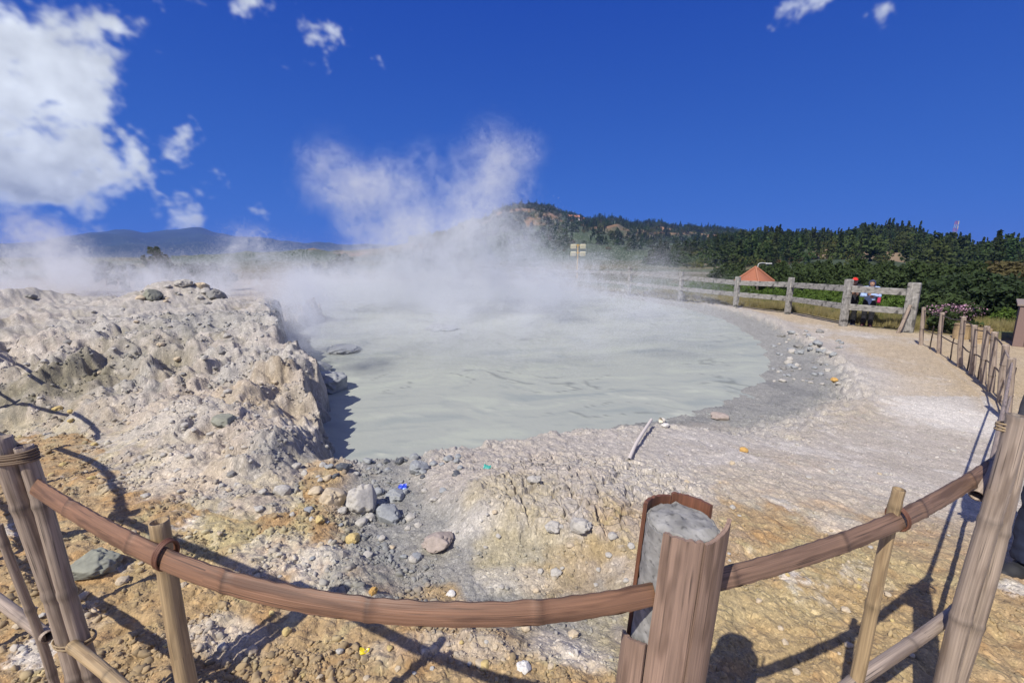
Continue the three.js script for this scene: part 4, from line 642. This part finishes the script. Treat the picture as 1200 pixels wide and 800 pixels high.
// crops and dry grass behind the rail fence
{
  const blade = (() => { const pos = []; for (let i = 0; i < 26; i++) { const a = rr(0, 6.28), r = rr(0, 0.09), x = Math.cos(a) * r, z = Math.sin(a) * r, h = rr(0.14, 0.42), w = 0.007, dx = rr(-0.13, 0.13), dz = rr(-0.13, 0.13); pos.push(x - w, 0, z, x + w, 0, z, x + dx, h, z + dz); } const g = new THREE.BufferGeometry(); g.setAttribute('position', new THREE.Float32BufferAttribute(pos, 3)); g.computeVertexNormals(); return g; })();
  const crop = leaves(crownSpots(24, 0.05, 0.55, 0.34, dome), 0.036, 34), d = new THREE.Object3D(), along = backLine.slice(0, 6);
  const scatter = (name, label, g, m, n, s0, s1, d0, d1, gap) => {
    const l = []; for (let i = 0; i < n; i++) { const k = Math.floor(rnd() * 6), a = k < 5 ? along[k] : [along[0][0] + 7, along[0][1] - 1.5], b = k < 5 ? along[k + 1] : along[0], t = rnd(), nx = b[1] - a[1], nf = -(b[0] - a[0]), L = Math.hypot(nx, nf), w = lerp(d0, d1, Math.pow(rnd(), 1.3)), x = lerp(a[0], b[0], t) + nx / L * w, f = lerp(a[1], b[1], t) + nf / L * w; if (n2(x * 0.5, f * 0.5) < gap) continue; const s = rr(s0, s1); d.position.set(x, gy(x, f) - 0.02, -f); d.rotation.set(0, rr(0, 6.28), 0); d.scale.set(s, s * rr(0.7, 1.3), s); d.updateMatrix(); l.push(d.matrix.clone()); }
    const im = new THREE.InstancedMesh(g, m, l.length); l.forEach((q, i) => im.setMatrixAt(i, q)); im.castShadow = im.receiveShadow = true; im.name = numbered(name); scene.add(im); tag(im, label, name === 'dry_grass' ? 'grass' : 'crops', undefined, 'stuff');
  };
  scatter('dry_grass', 'straw-coloured grass strip behind the rail fence', blade, new THREE.MeshPhysicalMaterial({ color: C(0.30, 0.25, 0.095), roughness: 1, side: THREE.DoubleSide, transmission: 0.3, thickness: 0 }), 9000, 0.5, 1.0, 0.9, 3.6, -0.9);
  scatter('dry_grass', 'green grass strip behind the rail fence', blade, leafMat(0.12, 0.14, 0.035), 6000, 0.5, 1.0, 1.2, 5, -0.2);
  scatter('crop_plants', 'leafy green crop rows behind the rail fence', crop, leafMat(0.10, 0.16, 0.03), 1700, 0.6, 1.15, 2.8, 11, -0.15);
  scatter('crop_plants', 'dark leafy bushes behind the crop rows', crop, LM[0], 900, 1.2, 2.8, 10, 28, -0.2);
}
// ------------------------------------------------------------------ buildings, poles and mast
{
  const f = 25, p = atF(885, 322, f), y = gy(p.x, f), H = thing('pavilion', 'open pavilion with a steep orange tiled roof among the crops', 'pavilion', undefined, V(p.x, y, -f), 0.5);
  const eave = atF(885, 331, f).y - y, tip = atF(885, 313, f).y - y, half = 0.78, tile = std({ color: C(0.31, 0.115, 0.06), roughness: 0.85, }), woodM = std({ color: C(0.10, 0.08, 0.065) });
  const g = new THREE.CylinderGeometry(0.02, half * Math.SQRT2, tip - eave, 4, 10); g.rotateY(Math.PI / 4); mesh('roof', g, tile, H).position.y = (tip + eave) / 2;
  const roof = H.children[0]; for (let k = 0; k < 4; k++) { const a = V(0, (tip - eave) / 2 + 0.03, 0), c = V(Math.SQRT2 * half * Math.sin(Math.PI / 4 + k * Math.PI / 2), -(tip - eave) / 2 + 0.03, Math.SQRT2 * half * Math.cos(Math.PI / 4 + k * Math.PI / 2)); mesh('hip_tile', culm(a, c, 0.05, 0.05, 6, 0, 8), std({ color: C(0.36, 0.15, 0.085) }), roof); }
  for (const [x, z] of [[-1, -1], [1, -1], [-1, 1], [1, 1]]) posts(x * half * 0.8, 0, z * half * 0.8, eave + 0.1, 0.10, 0, woodM, H);
  mesh('bench', beam(V(-half * 0.75, 0.35, 0.3), V(half * 0.75, 0.35, 0.3), 0.06, 0.25), woodM, H);
}
{ // lamp pole with four floodlights
  const f = 40, b = atF(677, 300, f), y = gy(b.x, f), top = atF(677, 286, f).y - y, L = thing('lamp_pole', 'yellow pole carrying four cream floodlight housings beyond the fence', 'lamp pole', undefined, V(b.x, y, -f)), ym = std({ color: C(0.55, 0.34, 0.08), roughness: 0.6 }), hm = std({ color: C(0.72, 0.66, 0.45), roughness: 0.5 });
  mesh('pole', new THREE.CylinderGeometry(0.05, 0.07, top, 10).translate(0, top / 2, 0), ym, L);
  for (const yy of [top - 0.1, top - 0.75]) { mesh('cross_arm', new RoundedBoxGeometry(0.95, 0.07, 0.07, 1, 0.01).translate(0, yy, 0), ym, L); for (const s of [-1, 1]) { const g = new RoundedBoxGeometry(0.42, 0.34, 0.2, 2, 0.04), q = g.attributes.position; for (let i = 0; i < q.count; i++) if (q.getZ(i) > 0) q.setXY(i, q.getX(i) * 1.2, q.getY(i) * 1.2); g.rotateX(0.35); mesh('floodlight', g.translate(s * 0.42, yy - 0.08, 0.12), hm, L); } }
}
{ // curved street lamp
  const f = 60, b = atF(892, 320, f), y = gy(b.x, f), top = atF(892, 308, f).y - y, L = thing('street_lamp', 'slim white street lamp with a curved arm near the tiled pavilion', 'street lamp', undefined, V(b.x - 0.5, y, -f)), m = std({ color: C(0.62, 0.62, 0.6), roughness: 0.5 });
  mesh('pole', new THREE.TubeGeometry(new THREE.CatmullRomCurve3([V(0, 0, 0), V(0, top * 0.6, 0), V(0.05, top * 0.9, 0), V(0.45, top, 0), V(1.2, top - 0.05, 0)]), 30, 0.045, 8), m, L);
  mesh('lamp_head', new RoundedBoxGeometry(0.8, 0.14, 0.3, 2, 0.06).translate(1.4, top - 0.08, 0), m, L);
}
{ // lattice mast on the wooded hill
  const p = woodHill(1117, 0.97), f = -p.z, y = p.y, h = atF(1117, 259, f).y - y, M = thing('lattice_mast', 'slender red and white lattice mast on the wooded hill', 'mast', undefined, p), red = std({ color: C(0.42, 0.10, 0.08) }), white = std({ color: C(0.42, 0.41, 0.40) });
  const bays = 9, w = (t) => lerp(0.85, 0.4, t), bar = (a, b, r, m, n) => mesh(n, (() => { const g = new THREE.CylinderGeometry(r, r, a.distanceTo(b), 5); g.applyQuaternion(new THREE.Quaternion().setFromUnitVectors(V(0, 1, 0), b.clone().sub(a).normalize())); const c = a.clone().lerp(b, 0.5); return g.translate(c.x, c.y, c.z); })(), m, M);
  for (let k = 0; k < bays; k++) { const t0 = k / bays, t1 = (k + 1) / bays, m = k % 2 ? white : red; for (let s = 0; s < 4; s++) { const c = (t, q) => V(w(t) * [-1, 1, 1, -1][q % 4], h * t, w(t) * [-1, -1, 1, 1][q % 4]); bar(c(t0, s), c(t1, s), 0.06, m, 'leg'); bar(c(t0, s), c(t1, s + 1), 0.035, m, 'brace'); bar(c(t1, s), c(t1, s + 1), 0.035, m, 'brace'); } }
  for (const yy of [0.8, 0.95]) mesh('antenna', new THREE.CylinderGeometry(0.2, 0.2, 1.8, 8).translate(1.1, h * yy, 0), white, M);
}
for (const [px, py, w, c, hue] of [[668, 267, 6, [0.6, 0.5, 0.4], 'cream'], [676, 266, 7, [0.65, 0.62, 0.58], 'white'], [683, 268, 5, [0.6, 0.45, 0.35], 'peach']]) { // far houses on the terraces
  const at = ray(px, py), t = 0.72, p = backHill(px, t), B = thing('farmhouse', 'tiny ' + hue + ' walled farmhouse on the brown terraces of the far hill', 'house', 'farmhouses on the far terraces', p); void at;
  mesh('wall', new THREE.BoxGeometry(w, 5, 8).translate(0, 1.5, 0), std({ color: C(...c) }), B); const s = new THREE.Shape([new THREE.Vector2(-5, 0), new THREE.Vector2(5, 0), new THREE.Vector2(0, 3)]), g = new THREE.ExtrudeGeometry(s, { depth: w + 1, bevelEnabled: false }); g.rotateY(Math.PI / 2); mesh('roof', g.translate(-(w + 1) / 2, 4, 0), std({ color: C(0.40, 0.17, 0.09) }), B);
}
{ // hut wall by the stake fence, stumps used as seats
  const f = 11, p = atF(1222, 372, f), y = gy(p.x, f), B = thing('hut', 'dull brown plank hut behind the stake fence beside the dark shrub', 'hut', undefined, V(p.x + 1.1, y, -f), -0.83), m = std({ color: C(0.20, 0.135, 0.115) }), top = atF(1196, 360, f).y - y;
  for (let i = 0; i < 12; i++) mesh('plank', new RoundedBoxGeometry(0.19, top, 0.03, 1, 0.006).translate(-1.05 + i * 0.195, top / 2, 1 + (i % 2) * 0.006), m, B);
  mesh('wall', new THREE.BoxGeometry(2.3, top - 0.02, 1.9).translate(0.02, top / 2, 0.03), m, B); mesh('roof', beam(V(-1.2, top + 0.04, 0), V(1.25, top + 0.04, 0), 0.05, 2.1), std({ color: C(0.24, 0.19, 0.16) }), B);
  for (const [px, py, ff, h] of [[1127, 393, 12.2, 0.42], [1150, 398, 11.6, 0.4]]) { const q = atF(px, py, ff), yy = gy(q.x, ff), o = mesh('stump_seat', culm(V(0, -0.05, 0), V(0, h, 0), 0.19, 0.18, 1, 0, 20), BM.pale); o.position.set(q.x, yy, -ff); tag(o, 'round pale log seat on the tan ground behind the stake fence', 'seat', 'log seats behind the stake fence'); }
}
// ------------------------------------------------------------------ people
function sdfGeo(fn, lo, hi, cell) {   // mesh of fn = 0 inside the box lo..hi
  const size = Math.max(hi.x - lo.x, hi.y - lo.y, hi.z - lo.z), res = Math.min(120, Math.ceil(size / cell)), mc = new MarchingCubes(res, new THREE.MeshBasicMaterial(), false, false, 120000), half = size / 2, c = lo.clone().add(hi).multiplyScalar(0.5), v = V();
  mc.isolation = 0;
  for (let k = 0; k < res; k++) for (let j = 0; j < res; j++) for (let i = 0; i < res; i++) { v.set(c.x + ((i - res / 2) / (res / 2)) * half, c.y + ((j - res / 2) / (res / 2)) * half, c.z + ((k - res / 2) / (res / 2)) * half); mc.field[i + j * res + k * res * res] = v.y < lo.y || v.y > hi.y || v.x < lo.x || v.x > hi.x || v.z < lo.z || v.z > hi.z ? -1 : -fn(v); }
  mc.update(); const p = Float32Array.from(mc.positionArray.subarray(0, mc.count * 3)); for (let i = 0; i < p.length; i += 3) { p[i] = c.x + p[i] * half; p[i + 1] = c.y + p[i + 1] * half; p[i + 2] = c.z + p[i + 2] * half; }
  let g = new THREE.BufferGeometry(); g.setAttribute('position', new THREE.BufferAttribute(p, 3)); g = mergeVertices(g, cell * 0.02); g.computeVertexNormals(); return g;
}
const cap = (p, a, b, ra, rb) => { const ab = b.clone().sub(a), t = clamp(p.clone().sub(a).dot(ab) / ab.lengthSq(), 0, 1); return p.distanceTo(a.clone().addScaledVector(ab, t)) - lerp(ra, rb, t); };
const smin = (a, b, k) => { const h = clamp(0.5 + 0.5 * (b - a) / k, 0, 1); return lerp(b, a, h) - k * h * (1 - h); };
const skin = std({ color: C(0.36, 0.205, 0.135), roughness: 0.55 });
function person(label, place, turn, scale, pose, wear) {
  const P = thing('person', label, 'person', undefined, place, turn); P.scale.setScalar(scale);
  const J = { hipL: V(0.09, 0.90, 0), hipR: V(-0.09, 0.90, 0), kneeL: V(0.10, 0.49, 0.02), kneeR: V(-0.10, 0.49, 0.02), ankL: V(0.105, 0.085, -0.01), ankR: V(-0.105, 0.085, -0.01), toeL: V(0.125, 0.03, 0.16), toeR: V(-0.125, 0.03, 0.16), waist: V(0, 1.02, 0), chest: V(0, 1.24, 0.01), neck: V(0, 1.42, 0), head: V(0, 1.56, 0.02), shL: V(0.175, 1.36, 0), shR: V(-0.175, 1.36, 0), elL: V(0.25, 1.09, -0.02), elR: V(-0.25, 1.09, -0.02), wrL: V(0.26, 0.86, 0.06), wrR: V(-0.26, 0.86, 0.06), ...pose };
  const legs = (p, e) => Math.min(smin(cap(p, J.hipL, J.kneeL, 0.088 + e, 0.058 + e), cap(p, J.kneeL, J.ankL, 0.058 + e, 0.04 + e), 0.03), smin(cap(p, J.hipR, J.kneeR, 0.088 + e, 0.058 + e), cap(p, J.kneeR, J.ankR, 0.058 + e, 0.04 + e), 0.03));
  const torso = (p, e) => { const q = p.clone(); q.z *= 1.45; return smin(smin(cap(q, V(0, 0.93, 0), J.waist, 0.15 + e, 0.135 + e), cap(q, J.waist, J.chest, 0.135 + e, 0.165 + e), 0.06), cap(q, J.shL, J.shR, 0.075 + e, 0.075 + e), 0.08); };
  const arms = (p, e) => Math.min(smin(cap(p, J.shL, J.elL, 0.058 + e, 0.043 + e), cap(p, J.elL, J.wrL, 0.043 + e, 0.03 + e), 0.03), smin(cap(p, J.shR, J.elR, 0.058 + e, 0.043 + e), cap(p, J.elR, J.wrR, 0.043 + e, 0.03 + e), 0.03));
  const headF = (p) => { const q = p.clone().sub(J.head); const skull = q.clone().multiply(V(1.22, 0.92, 1.0)).length() - 0.105, jaw = cap(q, V(0, -0.04, 0.03), V(0, -0.075, 0.055), 0.06, 0.045), nose = cap(q, V(0, 0.015, 0.1), V(0, -0.025, 0.118), 0.008, 0.014), ears = Math.min(cap(q, V(0.086, 0.01, 0), V(0.088, -0.03, 0.0), 0.013, 0.01), cap(q, V(-0.086, 0.01, 0), V(-0.088, -0.03, 0), 0.013, 0.01)), eyes = Math.min(q.distanceTo(V(0.033, 0.012, 0.105)), q.distanceTo(V(-0.033, 0.012, 0.105))) - 0.013, mouth = cap(q, V(-0.018, -0.055, 0.106), V(0.018, -0.055, 0.106), 0.005, 0.005); return Math.max(smin(smin(Math.min(smin(skull, jaw, 0.04), ears), nose, 0.012), cap(p, J.neck, J.head, 0.052, 0.05), 0.03), -eyes, -mouth); };
  const handF = (w, e, s) => { const d = w.clone().sub(e).normalize(), side = d.clone().cross(V(0, 0, 1)).normalize(), nrm = side.clone().cross(d), pts = []; const palm = w.clone().addScaledVector(d, 0.075); [[-0.030, 0.065], [-0.010, 0.078], [0.010, 0.073], [0.029, 0.056]].forEach(([o, l]) => { const a = palm.clone().addScaledVector(side, o), b = a.clone().addScaledVector(d, l * 0.55).addScaledVector(nrm, 0.008), c = b.clone().addScaledVector(d, l * 0.4).addScaledVector(nrm, 0.022); pts.push([a, b, 0.0095, 0.0085], [b, c, 0.0085, 0.007]); }); const t0 = w.clone().addScaledVector(d, 0.03).addScaledVector(side, 0.03 * s), t1 = t0.clone().addScaledVector(d, 0.035).addScaledVector(side, 0.025 * s), t2 = t1.clone().addScaledVector(d, 0.025).addScaledVector(nrm, 0.012); pts.push([t0, t1, 0.012, 0.0095], [t1, t2, 0.0095, 0.008]);
    return [(p) => { const q = p.clone().sub(w.clone().addScaledVector(d, 0.04)); let r = Math.max(Math.abs(q.dot(side)) - 0.036, Math.abs(q.dot(nrm)) - 0.012, Math.abs(q.dot(d)) - 0.042) - 0.006; r = smin(r, cap(p, e.clone().lerp(w, 0.9), w.clone().addScaledVector(d, 0.01), 0.03, 0.026), 0.02); for (const [a, b, r0, r1] of pts) r = smin(r, cap(p, a, b, r0, r1), 0.004); return r; }, palm]; };
  const box = V(0.34, 0, 0.3), lo = V(-0.42, 0, -0.3), hi = V(0.42, 1.72, 0.36); void box;
  const body = (p) => { let d = smin(torso(p, -0.012), legs(p, -0.012), 0.05); d = smin(d, arms(p, -0.006), 0.03); return smin(d, cap(p, J.chest, J.neck, 0.06, 0.05), 0.04); };
  const gs = [sdfGeo(body, lo, hi, 0.018), sdfGeo(headF, J.head.clone().addScalar(-0.17).add(V(0, -0.03, 0)), J.head.clone().addScalar(0.17), 0.006)];
  for (const [w, e, s] of [[J.wrL, J.elL, -1], [J.wrR, J.elR, 1]]) { const [fn, c] = handF(w, e, s); gs.push(sdfGeo(fn, c.clone().addScalar(-0.12), c.clone().addScalar(0.12), 0.005)); }
  mesh('body', mergeGeometries(gs.map((g) => { const n = new THREE.BufferGeometry(); n.setAttribute('position', g.attributes.position); n.setAttribute('normal', g.attributes.normal); n.setIndex(g.index); return n; })), skin, P);
  const fold = (p) => 0.008 * n3(p.x * 14, p.y * 11, p.z * 14) + 0.004 * n3(p.x * 30, p.y * 26 + 4, p.z * 30);
  mesh('trousers', sdfGeo((p) => { let d = legs(p, 0.020 + 0.012 * sst(0.5, 0.1, p.y)); d = smin(d, Math.max(torso(p, 0.012), p.y - 1.0), 0.04); return Math.max(d + fold(p) * 1.3, wear.hem - p.y, p.y - 1.02); }, V(-0.3, 0, -0.24), V(0.3, 1.05, 0.26), 0.0125), std({ color: wear.trousers, roughness: 0.9 }), P);
  mesh('shirt', sdfGeo((p) => { let d = torso(p, 0.022); const ua = Math.min(cap(p, J.shL, J.elL, 0.074, 0.06), cap(p, J.shR, J.elR, 0.074, 0.06)), la = Math.min(cap(p, J.elL, J.elL.clone().lerp(J.wrL, 0.93), 0.06, 0.045), cap(p, J.elR, J.elR.clone().lerp(J.wrR, 0.93), 0.06, 0.045)); d = smin(d, wear.sleeves ? smin(ua, la, 0.02) : ua, 0.035); d = Math.max(d + fold(p), wear.tail - p.y); const nk = p.distanceTo(V(0, 1.46, 0.02)) - 0.085; return Math.max(d, -nk); }, V(-0.42, 0.7, -0.3), V(0.42, 1.5, 0.36), 0.0125), std({ color: wear.shirt, roughness: 0.9 }), P);
  for (const [a, t] of [[J.ankL, J.toeL], [J.ankR, J.toeR]]) {
    const S = (p, e) => { const heel = V(a.x, 0.035, a.z - 0.035), toe = V(t.x, 0.034, t.z), ball = heel.clone().lerp(toe, 0.68).setY(0.040); let d = smin(cap(p, heel, ball, 0.042 + e, 0.047 + e), cap(p, ball, toe, 0.047 + e, 0.036 + e), 0.02); d = smin(d, cap(p, V(a.x, 0.06, a.z), V(a.x, 0.11, a.z), 0.046 + e, 0.044 + e), 0.04); return Math.max(d, -p.y + 0.0); }, c = a.clone().lerp(t, 0.5);
    const o = mesh('shoe', sdfGeo((p) => Math.max(S(p, 0), 0.022 - p.y, p.y - 0.115), c.clone().add(V(-0.17, -0.1, -0.2)), c.clone().add(V(0.17, 0.12, 0.2)), 0.007), std({ color: wear.shoe, roughness: 0.7 }), P); mesh('sole', sdfGeo((p) => Math.max(S(p.clone().setY(0.035), 0.006), p.y - 0.024, 0.001 - p.y), c.clone().add(V(-0.17, -0.1, -0.2)), c.clone().add(V(0.17, 0.12, 0.2)), 0.006), std({ color: wear.sole, roughness: 0.7 }), o);
  }
  const hairF = (p, e, y0) => Math.max(p.clone().sub(J.head).multiply(V(1.2, 0.9, 0.98)).length() - 0.114 - e, y0 - (p.y - J.head.y) - (p.z - J.head.z < 0.03 ? 0.09 : 0));
  mesh('hair', sdfGeo((p) => hairF(p, 0.002, 0.05), J.head.clone().addScalar(-0.16), J.head.clone().addScalar(0.16), 0.008), std({ color: C(0.015, 0.012, 0.01), roughness: 0.6 }), P);
  if (wear.cap) mesh('cap', sdfGeo((p) => { const q = p.clone().sub(J.head), b = Math.max(cap(q, V(0, 0.055, 0.09), V(0, 0.05, 0.17), 0.075, 0.055), Math.abs(q.y - 0.06 + 0.15 * (q.z - 0.1)) - 0.007); return Math.min(Math.max(hairF(p, 0.008, 0.05), 0.05 - q.y), b); }, J.head.clone().add(V(-0.16, -0.05, -0.16)), J.head.clone().add(V(0.16, 0.2, 0.26)), 0.008), std({ color: wear.cap }), P);
  if (wear.scarf) mesh('headscarf', sdfGeo((p) => { const q = p.clone().sub(J.head); let d = q.clone().multiply(V(1.12, 0.86, 0.95)).length() - 0.118; d = smin(d, cap(p, V(0, 1.46, 0), V(0, 1.30, 0.03), 0.09, 0.15), 0.05); return Math.max(d + fold(p), -(q.clone().multiply(V(1.15, 0.9, 1)).distanceTo(V(0, -0.01, 0.09)) - 0.085)); }, V(-0.24, 1.16, -0.2), V(0.24, 1.74, 0.28), 0.010), std({ color: wear.scarf }), P);
  if (wear.bag) { mesh('bag', new RoundedBoxGeometry(0.1, 0.24, 0.2, 3, 0.035).translate(0.25, 0.98, 0.0), std({ color: wear.bag }), P); mesh('bag_strap', new THREE.TubeGeometry(new THREE.CatmullRomCurve3([V(0.26, 1.08, 0.05), V(0.12, 1.32, 0.15), V(-0.08, 1.43, 0.08), V(-0.06, 1.4, -0.1), V(0.1, 1.25, -0.15), V(0.26, 1.08, -0.05)], true), 40, 0.009, 6), std({ color: wear.bag }), P); }
  return P;
}
{
  const A = onGround(999, 382), B = onGround(1020, 384), up = (p) => V(p.x, gy(p.x, -p.z), p.z);
  const back = (p) => { const q = p.clone().add(V(0.12, 0, -0.32)); return up(q); };
  person('person in a red cap and black clothes standing behind the rail fence', back(A), -0.5, 0.93, { elL: V(0.22, 1.1, 0.06), wrL: V(0.10, 1.12, 0.25), elR: V(-0.22, 1.1, 0.06), wrR: V(-0.06, 1.14, 0.26) }, { trousers: C(0.012, 0.012, 0.014), shirt: C(0.014, 0.015, 0.02), sleeves: true, tail: 0.82, hem: 0.09, shoe: C(0.03, 0.03, 0.03), sole: C(0.6, 0.6, 0.6), cap: C(0.55, 0.02, 0.012) });
  person('person in a light blue shirt with folded arms behind the rail fence', back(B), -0.7, 0.90, { elL: V(0.25, 1.12, 0.05), wrL: V(0.0, 1.17, 0.22), elR: V(-0.25, 1.12, 0.05), wrR: V(0.0, 1.11, 0.24) }, { trousers: C(0.014, 0.014, 0.018), shirt: C(0.33, 0.44, 0.68), sleeves: true, tail: 0.72, hem: 0.11, shoe: C(0.10, 0.03, 0.03), sole: C(0.05, 0.05, 0.05), scarf: C(0.03, 0.04, 0.09), bag: C(0.5, 0.03, 0.10) });
  const c = onGround(1190, 680); person('person in dark jeans and black trainers beside the lashed corner post', V(c.x + 0.27, gy(c.x + 0.27, -c.z), c.z - 0.02), -1.25, 0.97, { elL: V(0.24, 1.10, -0.03), wrL: V(0.26, 0.86, 0.03), elR: V(-0.24, 1.10, -0.03), wrR: V(-0.26, 0.86, 0.03), kneeL: V(0.10, 0.50, 0.12), ankL: V(0.105, 0.085, 0.13), toeL: V(0.125, 0.03, 0.30), kneeR: V(-0.10, 0.49, 0.09), ankR: V(-0.105, 0.085, 0.08), toeR: V(-0.125, 0.03, 0.25) }, { trousers: C(0.014, 0.02, 0.045), shirt: C(0.05, 0.05, 0.06), sleeves: true, tail: 0.82, hem: 0.10, shoe: C(0.02, 0.02, 0.022), sole: C(0.52, 0.5, 0.47) });
}
// ------------------------------------------------------------------ steam: drifts of tiny lit droplets
const steamMat = new THREE.MeshPhysicalMaterial({ color: C(0.84, 0.855, 0.875), roughness: 1, transmission: 0.5, thickness: 0, side: THREE.DoubleSide, specularIntensity: 0 });
function wisp(n, size, k, thread) {   // droplets in a ragged cloud about one metre across
  const pos = new Float32Array(n * 9), a = V(), b = V(), c = V(); let i = 0, tries = 0;
  while (i < n && tries++ < n * 60) {
    const x = gauss() * 0.42, y = gauss() * 0.42, z = gauss() * 0.42; if (x * x + y * y + z * z > 1.6) continue;
    const w = n3(x * 1.6 + k, y * 1.6, z * 1.6) * 0.9, w2 = n3(x * 1.6 + 40, y * 1.6 + k, z * 1.6) * 0.9, q = fbm3(x * 1.6 + w + 9 * k, y * 1.6 + w2, z * 1.6 - w, 5); if (q < thread + (rnd() - 0.5) * 0.36) continue;
    a.set(gauss(), gauss(), gauss()).normalize(); b.set(gauss(), gauss(), gauss()).cross(a).normalize(); c.crossVectors(a, b); const s = size * rr(0.6, 1.3);
    for (let j = 0; j < 3; j++) { const t = j * 2.0944, u = Math.cos(t) * s * 0.577, v = Math.sin(t) * s * 0.577; pos[i * 9 + j * 3] = x + b.x * u + c.x * v; pos[i * 9 + j * 3 + 1] = y + b.y * u + c.y * v; pos[i * 9 + j * 3 + 2] = z + b.z * u + c.z * v; }
    i++;
  }
  const g = new THREE.BufferGeometry(); g.setAttribute('position', new THREE.BufferAttribute(pos.slice(0, i * 9), 3)); g.computeVertexNormals(); return g;
}
const wisps = [0, 1, 2].map((k) => wisp(46000, 0.0066, k * 3.7 + 1, 0.0)), fineWisps = [4, 5, 6].map((k) => wisp(30000, 0.0050, k * 3.7 + 1, 0.12)), veilWisps = [7, 8].map((k) => wisp(32000, 0.0037, k * 3.7 + 1, -0.05));
function steam(label, puffs, fine) {
  const set = fine === 'veil' ? veilWisps : fine ? fineWisps : wisps, lists = set.map(() => []), d = new THREE.Object3D();
  for (const [p, R] of puffs) { d.position.copy(p); if (fine === 'rising') { d.rotation.set(rr(-0.35, 0.35), rr(0, 6.28), rr(-0.35, 0.35)); d.scale.set(R * 0.8, R * rr(1.1, 1.7), R * 0.8); } else { d.rotation.set(rr(0, 6.28), rr(0, 6.28), rr(0, 6.28)); d.scale.setScalar(R); } d.updateMatrix(); lists[Math.floor(rnd() * set.length)].push(d.matrix.clone()); }
  lists.forEach((l, k) => { if (!l.length) return; const im = new THREE.InstancedMesh(set[k], steamMat, l.length); l.forEach((m, i) => im.setMatrixAt(i, m)); im.castShadow = im.receiveShadow = true; im.name = numbered('steam'); scene.add(im); tag(im, label, 'steam', undefined, 'stuff'); });
}
// pixels name a direction; the distance is that of the vents in the pool below
const drift = (list, n, path, f0, f1, R0, R1, spread) => {   // path: [px, py, half width, weight]
  let tot = 0; const cum = path.slice(0, -1).map((a, i) => (tot += Math.hypot(path[i + 1][0] - a[0], path[i + 1][1] - a[1]) * (a[3] + path[i + 1][3]) / 2));
  for (let k = 0; k < n; k++) { const w = rnd() * tot; let i = cum.findIndex((c) => c >= w); const a = path[i], b = path[i + 1], t = rnd(), px = lerp(a[0], b[0], t), py = lerp(a[1], b[1], t), s = lerp(a[2], b[2], t), f = rr(f0, f1); const p = atF(px + gauss() * s * 0.5, py + gauss() * s * spread, f); const R = rr(R0, R1) * lerp(0.75, 1.25, rnd()); if (p.y < POOL + 0.15) p.y = POOL + 0.15 + rnd() * 0.2; list.push([p, R]); }
};
{
  const bank = []; drift(bank, 88, [[330, 345, 40, 0.5], [430, 345, 60, 0.9], [520, 345, 70, 1.2], [600, 345, 70, 1.2], [670, 345, 46, 0.35], [720, 348, 30, 0.08]], 15, 27, 0.9, 1.9, 0.30); steam('low bank of white steam over the middle of the mud pool', bank);
  const left = []; drift(left, 100, [[515, 325, 60, 1], [480, 295, 56, 1], [450, 262, 50, 0.9], [418, 232, 40, 0.6], [395, 205, 34, 0.3], [378, 188, 26, 0.12]], 17, 23, 0.6, 1.35, 0.5); drift(left, 40, [[500, 285, 36, 1], [470, 255, 30, 0.9], [450, 220, 20, 0.5], [442, 196, 12, 0.2]], 17, 22, 0.45, 0.95, 0.6); steam('leaning steam plume rising from the middle of the pool', left, true);
  const right = []; drift(right, 112, [[540, 325, 50, 1], [550, 290, 44, 1], [562, 255, 42, 0.85], [580, 222, 38, 0.6], [592, 195, 36, 0.35], [590, 175, 30, 0.12]], 17, 24, 0.6, 1.4, 0.5); drift(right, 20, [[590, 315, 40, 1], [620, 302, 34, 0.6], [660, 310, 40, 0.4]], 20, 26, 0.7, 1.3, 0.5); drift(right, 40, [[470, 290, 60, 1], [520, 275, 50, 0.9], [560, 280, 50, 1]], 18, 24, 0.8, 1.4, 0.5); steam('tall steam plume rising straight from the far side of the pool', right, true);
  const thin = []; drift(thin, 75, [[380, 390, 40, 1], [480, 395, 60, 1], [580, 400, 60, 1], [680, 390, 60, 0.9], [760, 372, 50, 0.6], [820, 372, 40, 0.3]], 9, 14, 0.9, 1.6, 0.35); drift(thin, 14, [[690, 310, 30, 1], [750, 318, 40, 0.8], [800, 322, 30, 0.3]], 24, 30, 0.9, 1.6, 0.4); steam('thin veil of steam drifting across the pool surface', thin, 'veil');
  const far = []; drift(far, 58, [[-60, 318, 40, 1], [60, 322, 40, 1], [150, 330, 25, 0.9], [230, 335, 22, 0.9], [320, 330, 30, 1]], 18, 30, 0.9, 1.7, 0.35); drift(far, 10, [[20, 300, 40, 1], [60, 280, 30, 0.4]], 22, 30, 0.9, 1.5, 0.5); drift(far, 9, [[250, 310, 30, 1], [300, 290, 30, 0.6], [325, 265, 20, 0.3]], 22, 30, 0.8, 1.4, 0.5); steam('steam rolling behind the crest of the mound', far);
  const cliff = []; drift(cliff, 15, [[352, 400, 14, 0.8], [345, 375, 16, 1], [350, 350, 20, 1]], 8, 11, 0.35, 0.7, 0.6); steam('steam curling off the cliff edge of the mound', cliff);
}
renderer.render(scene, camera);
